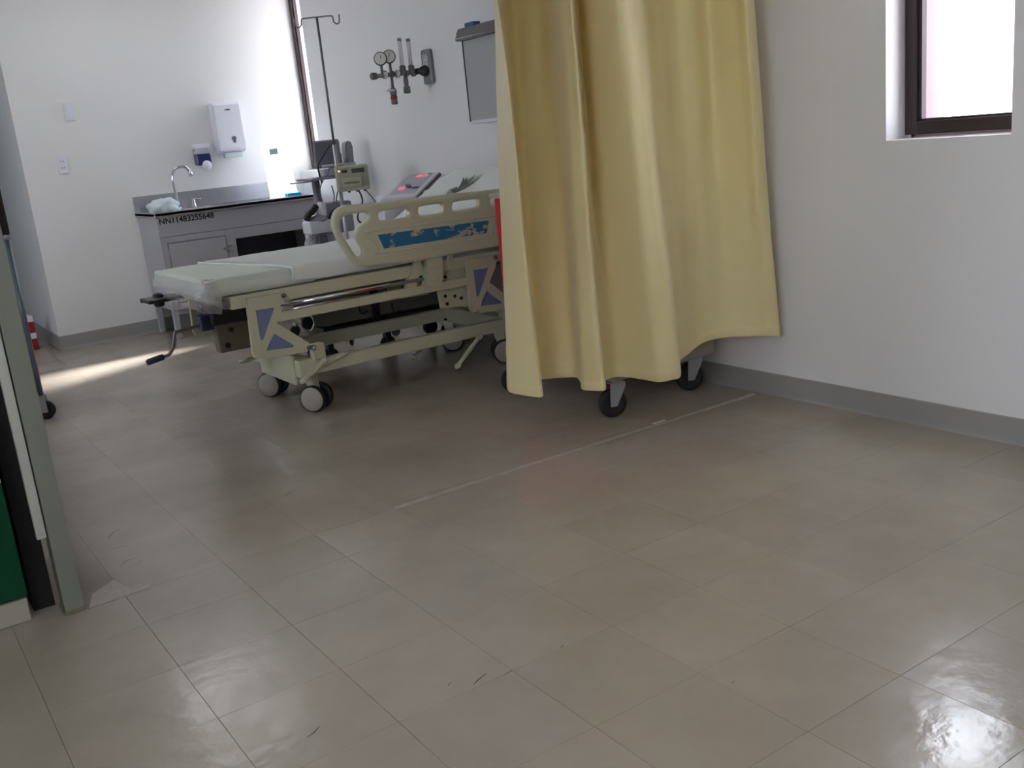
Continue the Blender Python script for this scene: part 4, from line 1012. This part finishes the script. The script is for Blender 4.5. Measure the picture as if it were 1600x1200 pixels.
# keep the console face planar
cp[3] = cp[0] + (cp[2]-cp[1])
b = BM(); poly(b, cp, -nrm*.035, .006); con = mk('console', b, white_m, un)
def cpt(s, t, o=0.): return cp[0].lerp(cp[1], s).lerp(cp[3].lerp(cp[2], s), t) + nrm*o
def cquad(name, s0_, s1_, t0_, t1_, o, th, m, par):
    b = BM(); poly(b, [cpt(s0_, t0_, o), cpt(s1_, t0_, o), cpt(s1_, t1_, o), cpt(s0_, t1_, o)], nrm*th); return mk(name, b, m, par)
cquad('keypad', .13, .85, .18, .94, .0002, .002, consoleface_m, con)
cquad('red_display', .42, .58, .80, .90, .0022, .0012, led_m, con); cquad('red_display', .64, .74, .80, .90, .0022, .0012, led_m, con)
cquad('red_display', .24, .42, .32, .43, .0022, .0012, led_m, con)
cquad('blue_mark', .64, .82, .34, .41, .0022, .0008, mat('blue_print', srgb(46, 62, 140), .4), con)
cquad('label_strip', .70, .82, .90, .93, .0022, .0008, navy_m, con)
lt('dial_knob', [(.018, 0), (.018, .012), (.012, .016)], cpt(.48, .42, .002), nrm, mat('grey_dial', srgb(140, 138, 146), .4), con, n=18)
b = BM(); poly(b, [cpt(1.0, 0, -.004), cpt(1.05, 0, -.012), cpt(1.05, 1, -.012), cpt(1.0, 1, -.004)], -nrm*.02, .003); mk('console_edge', b, mat('dark_edge', srgb(96, 94, 98), .5), con)
b = BM(); box(b, 1.34, 1.66, 3.54, 3.72, .84, cp[0].z+.02, .02, 3); mk('console_support', b, white_m, un)

# ------------------------------------------------------------------ left foreground: post, trim, green cabinet
pt0 = onz(105, 962, 0)
post = thing('partition_post', 'tall grey metal partition post standing on the floor near the green cabinet', 'post', (-1.055, 1.19, 0))
b = BM(); box(b, -1.082, -1.028, 1.155, 1.235, .004, 2.35, .004); mk('post_body', b, post_m, post)
b = BM(); box(b, -1.086, -1.024, 1.151, 1.239, 0, .012, .002, 1); mk('foot_plate', b, mat('stained_foot', srgb(116, 108, 88), .6, var=.3, nscale=30), post)
b = BM(); box(b, -1.112, -1.086, 1.150, 1.172, .245, 2.35, .002, 1); mk('trim_strip', b, trim_m, post)
gc = thing('green_drawer_cabinet', 'green fronted drawer cabinet with white plinth beside the grey post', 'cabinet', (-1.40, 1.45, 0))
gx1 = -1.166
b = BM(); box(b, -1.75, gx1, 1.215, 1.70, .07, .92, .003, 1); mk('carcass', b, mat('black_laminate', srgb(20, 20, 20), .5), gc)
for z0_, z1_ in ((.078, .42), (.434, .66), (.674, .90)):
    b = BM(); box(b, -1.745, gx1+.004, 1.196, 1.216, z0_, z1_, .003); d = mk('drawer', b, green_m, gc)
    b = BM(); tube(b, [(-1.55, 1.195, z1_-.05), (-1.55, 1.165, z1_-.05), (-1.40, 1.165, z1_-.05), (-1.40, 1.195, z1_-.05)], .006, 8); mk('handle', b, steel_m, d)
b = BM()
for zz in (.427, .667): box(b, -1.745, gx1+.003, 1.199, 1.216, zz-.006, zz+.006)
mk('divider_strip', b, trim_m, gc)
b = BM(); box(b, -1.745, gx1, 1.20, 1.69, 0, .07, .003, 1); mk('plinth', b, palegrey_m, gc)
b = BM(); box(b, -1.76, gx1+.01, 1.19, 1.71, .92, .945, .004); mk('top', b, trim_m, gc)
tag(bx('gap_shade_panel', (-1.150, -1.092, 1.26, 1.72, .0, 1.45), mat('gap_shade_black', srgb(14, 14, 15), .7), bev=.003), 'black panel standing in for the dark gap between green cabinet and grey post', 'panel')  # darkness of the open gap, painted as a black panel

# ------------------------------------------------------------------ rolling frame seen past the post
rf = thing('rolling_frame', 'blue grey tubular rolling frame on rubber casters beyond the grey post', 'trolley', (-.95, 4.0, 0))
fx, fy = -.692, 3.79
for i, (x_, y_) in enumerate(((fx, fy), (fx-.50, fy), (fx, fy+.42), (fx-.50, fy+.42))):
    if i in (0, 1):
        u_ = tb('upright', [(x_, y_, .13), (x_, y_, .955)], .018, bluegrey_tube, rf, n=14)
        lt('collar', [(.022, 0), (.026, .004), (.026, .026), (.022, .03)], (x_, y_, .94), (0, 0, 1), steel_m, u_, n=18)
        tb('upper_pole', [(x_, y_, .96), (x_, y_, 1.95)], .026, brown_m, u_, n=14)
    else: tb('upright', [(x_, y_, .13), (x_, y_, .62)], .018, bluegrey_tube, rf, n=14)
    plate_caster(rf, x_+.012, y_, PI-.35, rad=.05)
for z_ in (.62, .28):
    tb('cross_bar', [(fx-.50, fy, z_), (fx-.02, fy, z_)], .012, bluegrey_tube, rf, n=10); tb('cross_bar', [(fx-.50, fy, z_), (fx-.50, fy+.42, z_), ], .012, bluegrey_tube, rf, n=10)
    tb('cross_bar', [(fx-.50, fy+.42, z_), (fx-.02, fy+.42, z_)], .012, bluegrey_tube, rf, n=10)
bx('shelf', (fx-.49, fx-.03, fy+.01, fy+.41, .285, .30), steel_m, rf, bev=.002)
rp0 = onz(52, 543, 0)
sb = thing('striped_box', 'red and white striped box on the floor by the corridor wall', 'box', (-.385, 6.25, 0))
for k in range(6):
    z0_ = .0+k*.042; b = BM(); box(b, -.44, -.325, 6.19, 6.30, z0_+(.0 if k else 0), z0_+.042, .002, 1); mk('band', b, (lred_m, white_m)[1 if k == 5 or k == 2 else 0], sb)
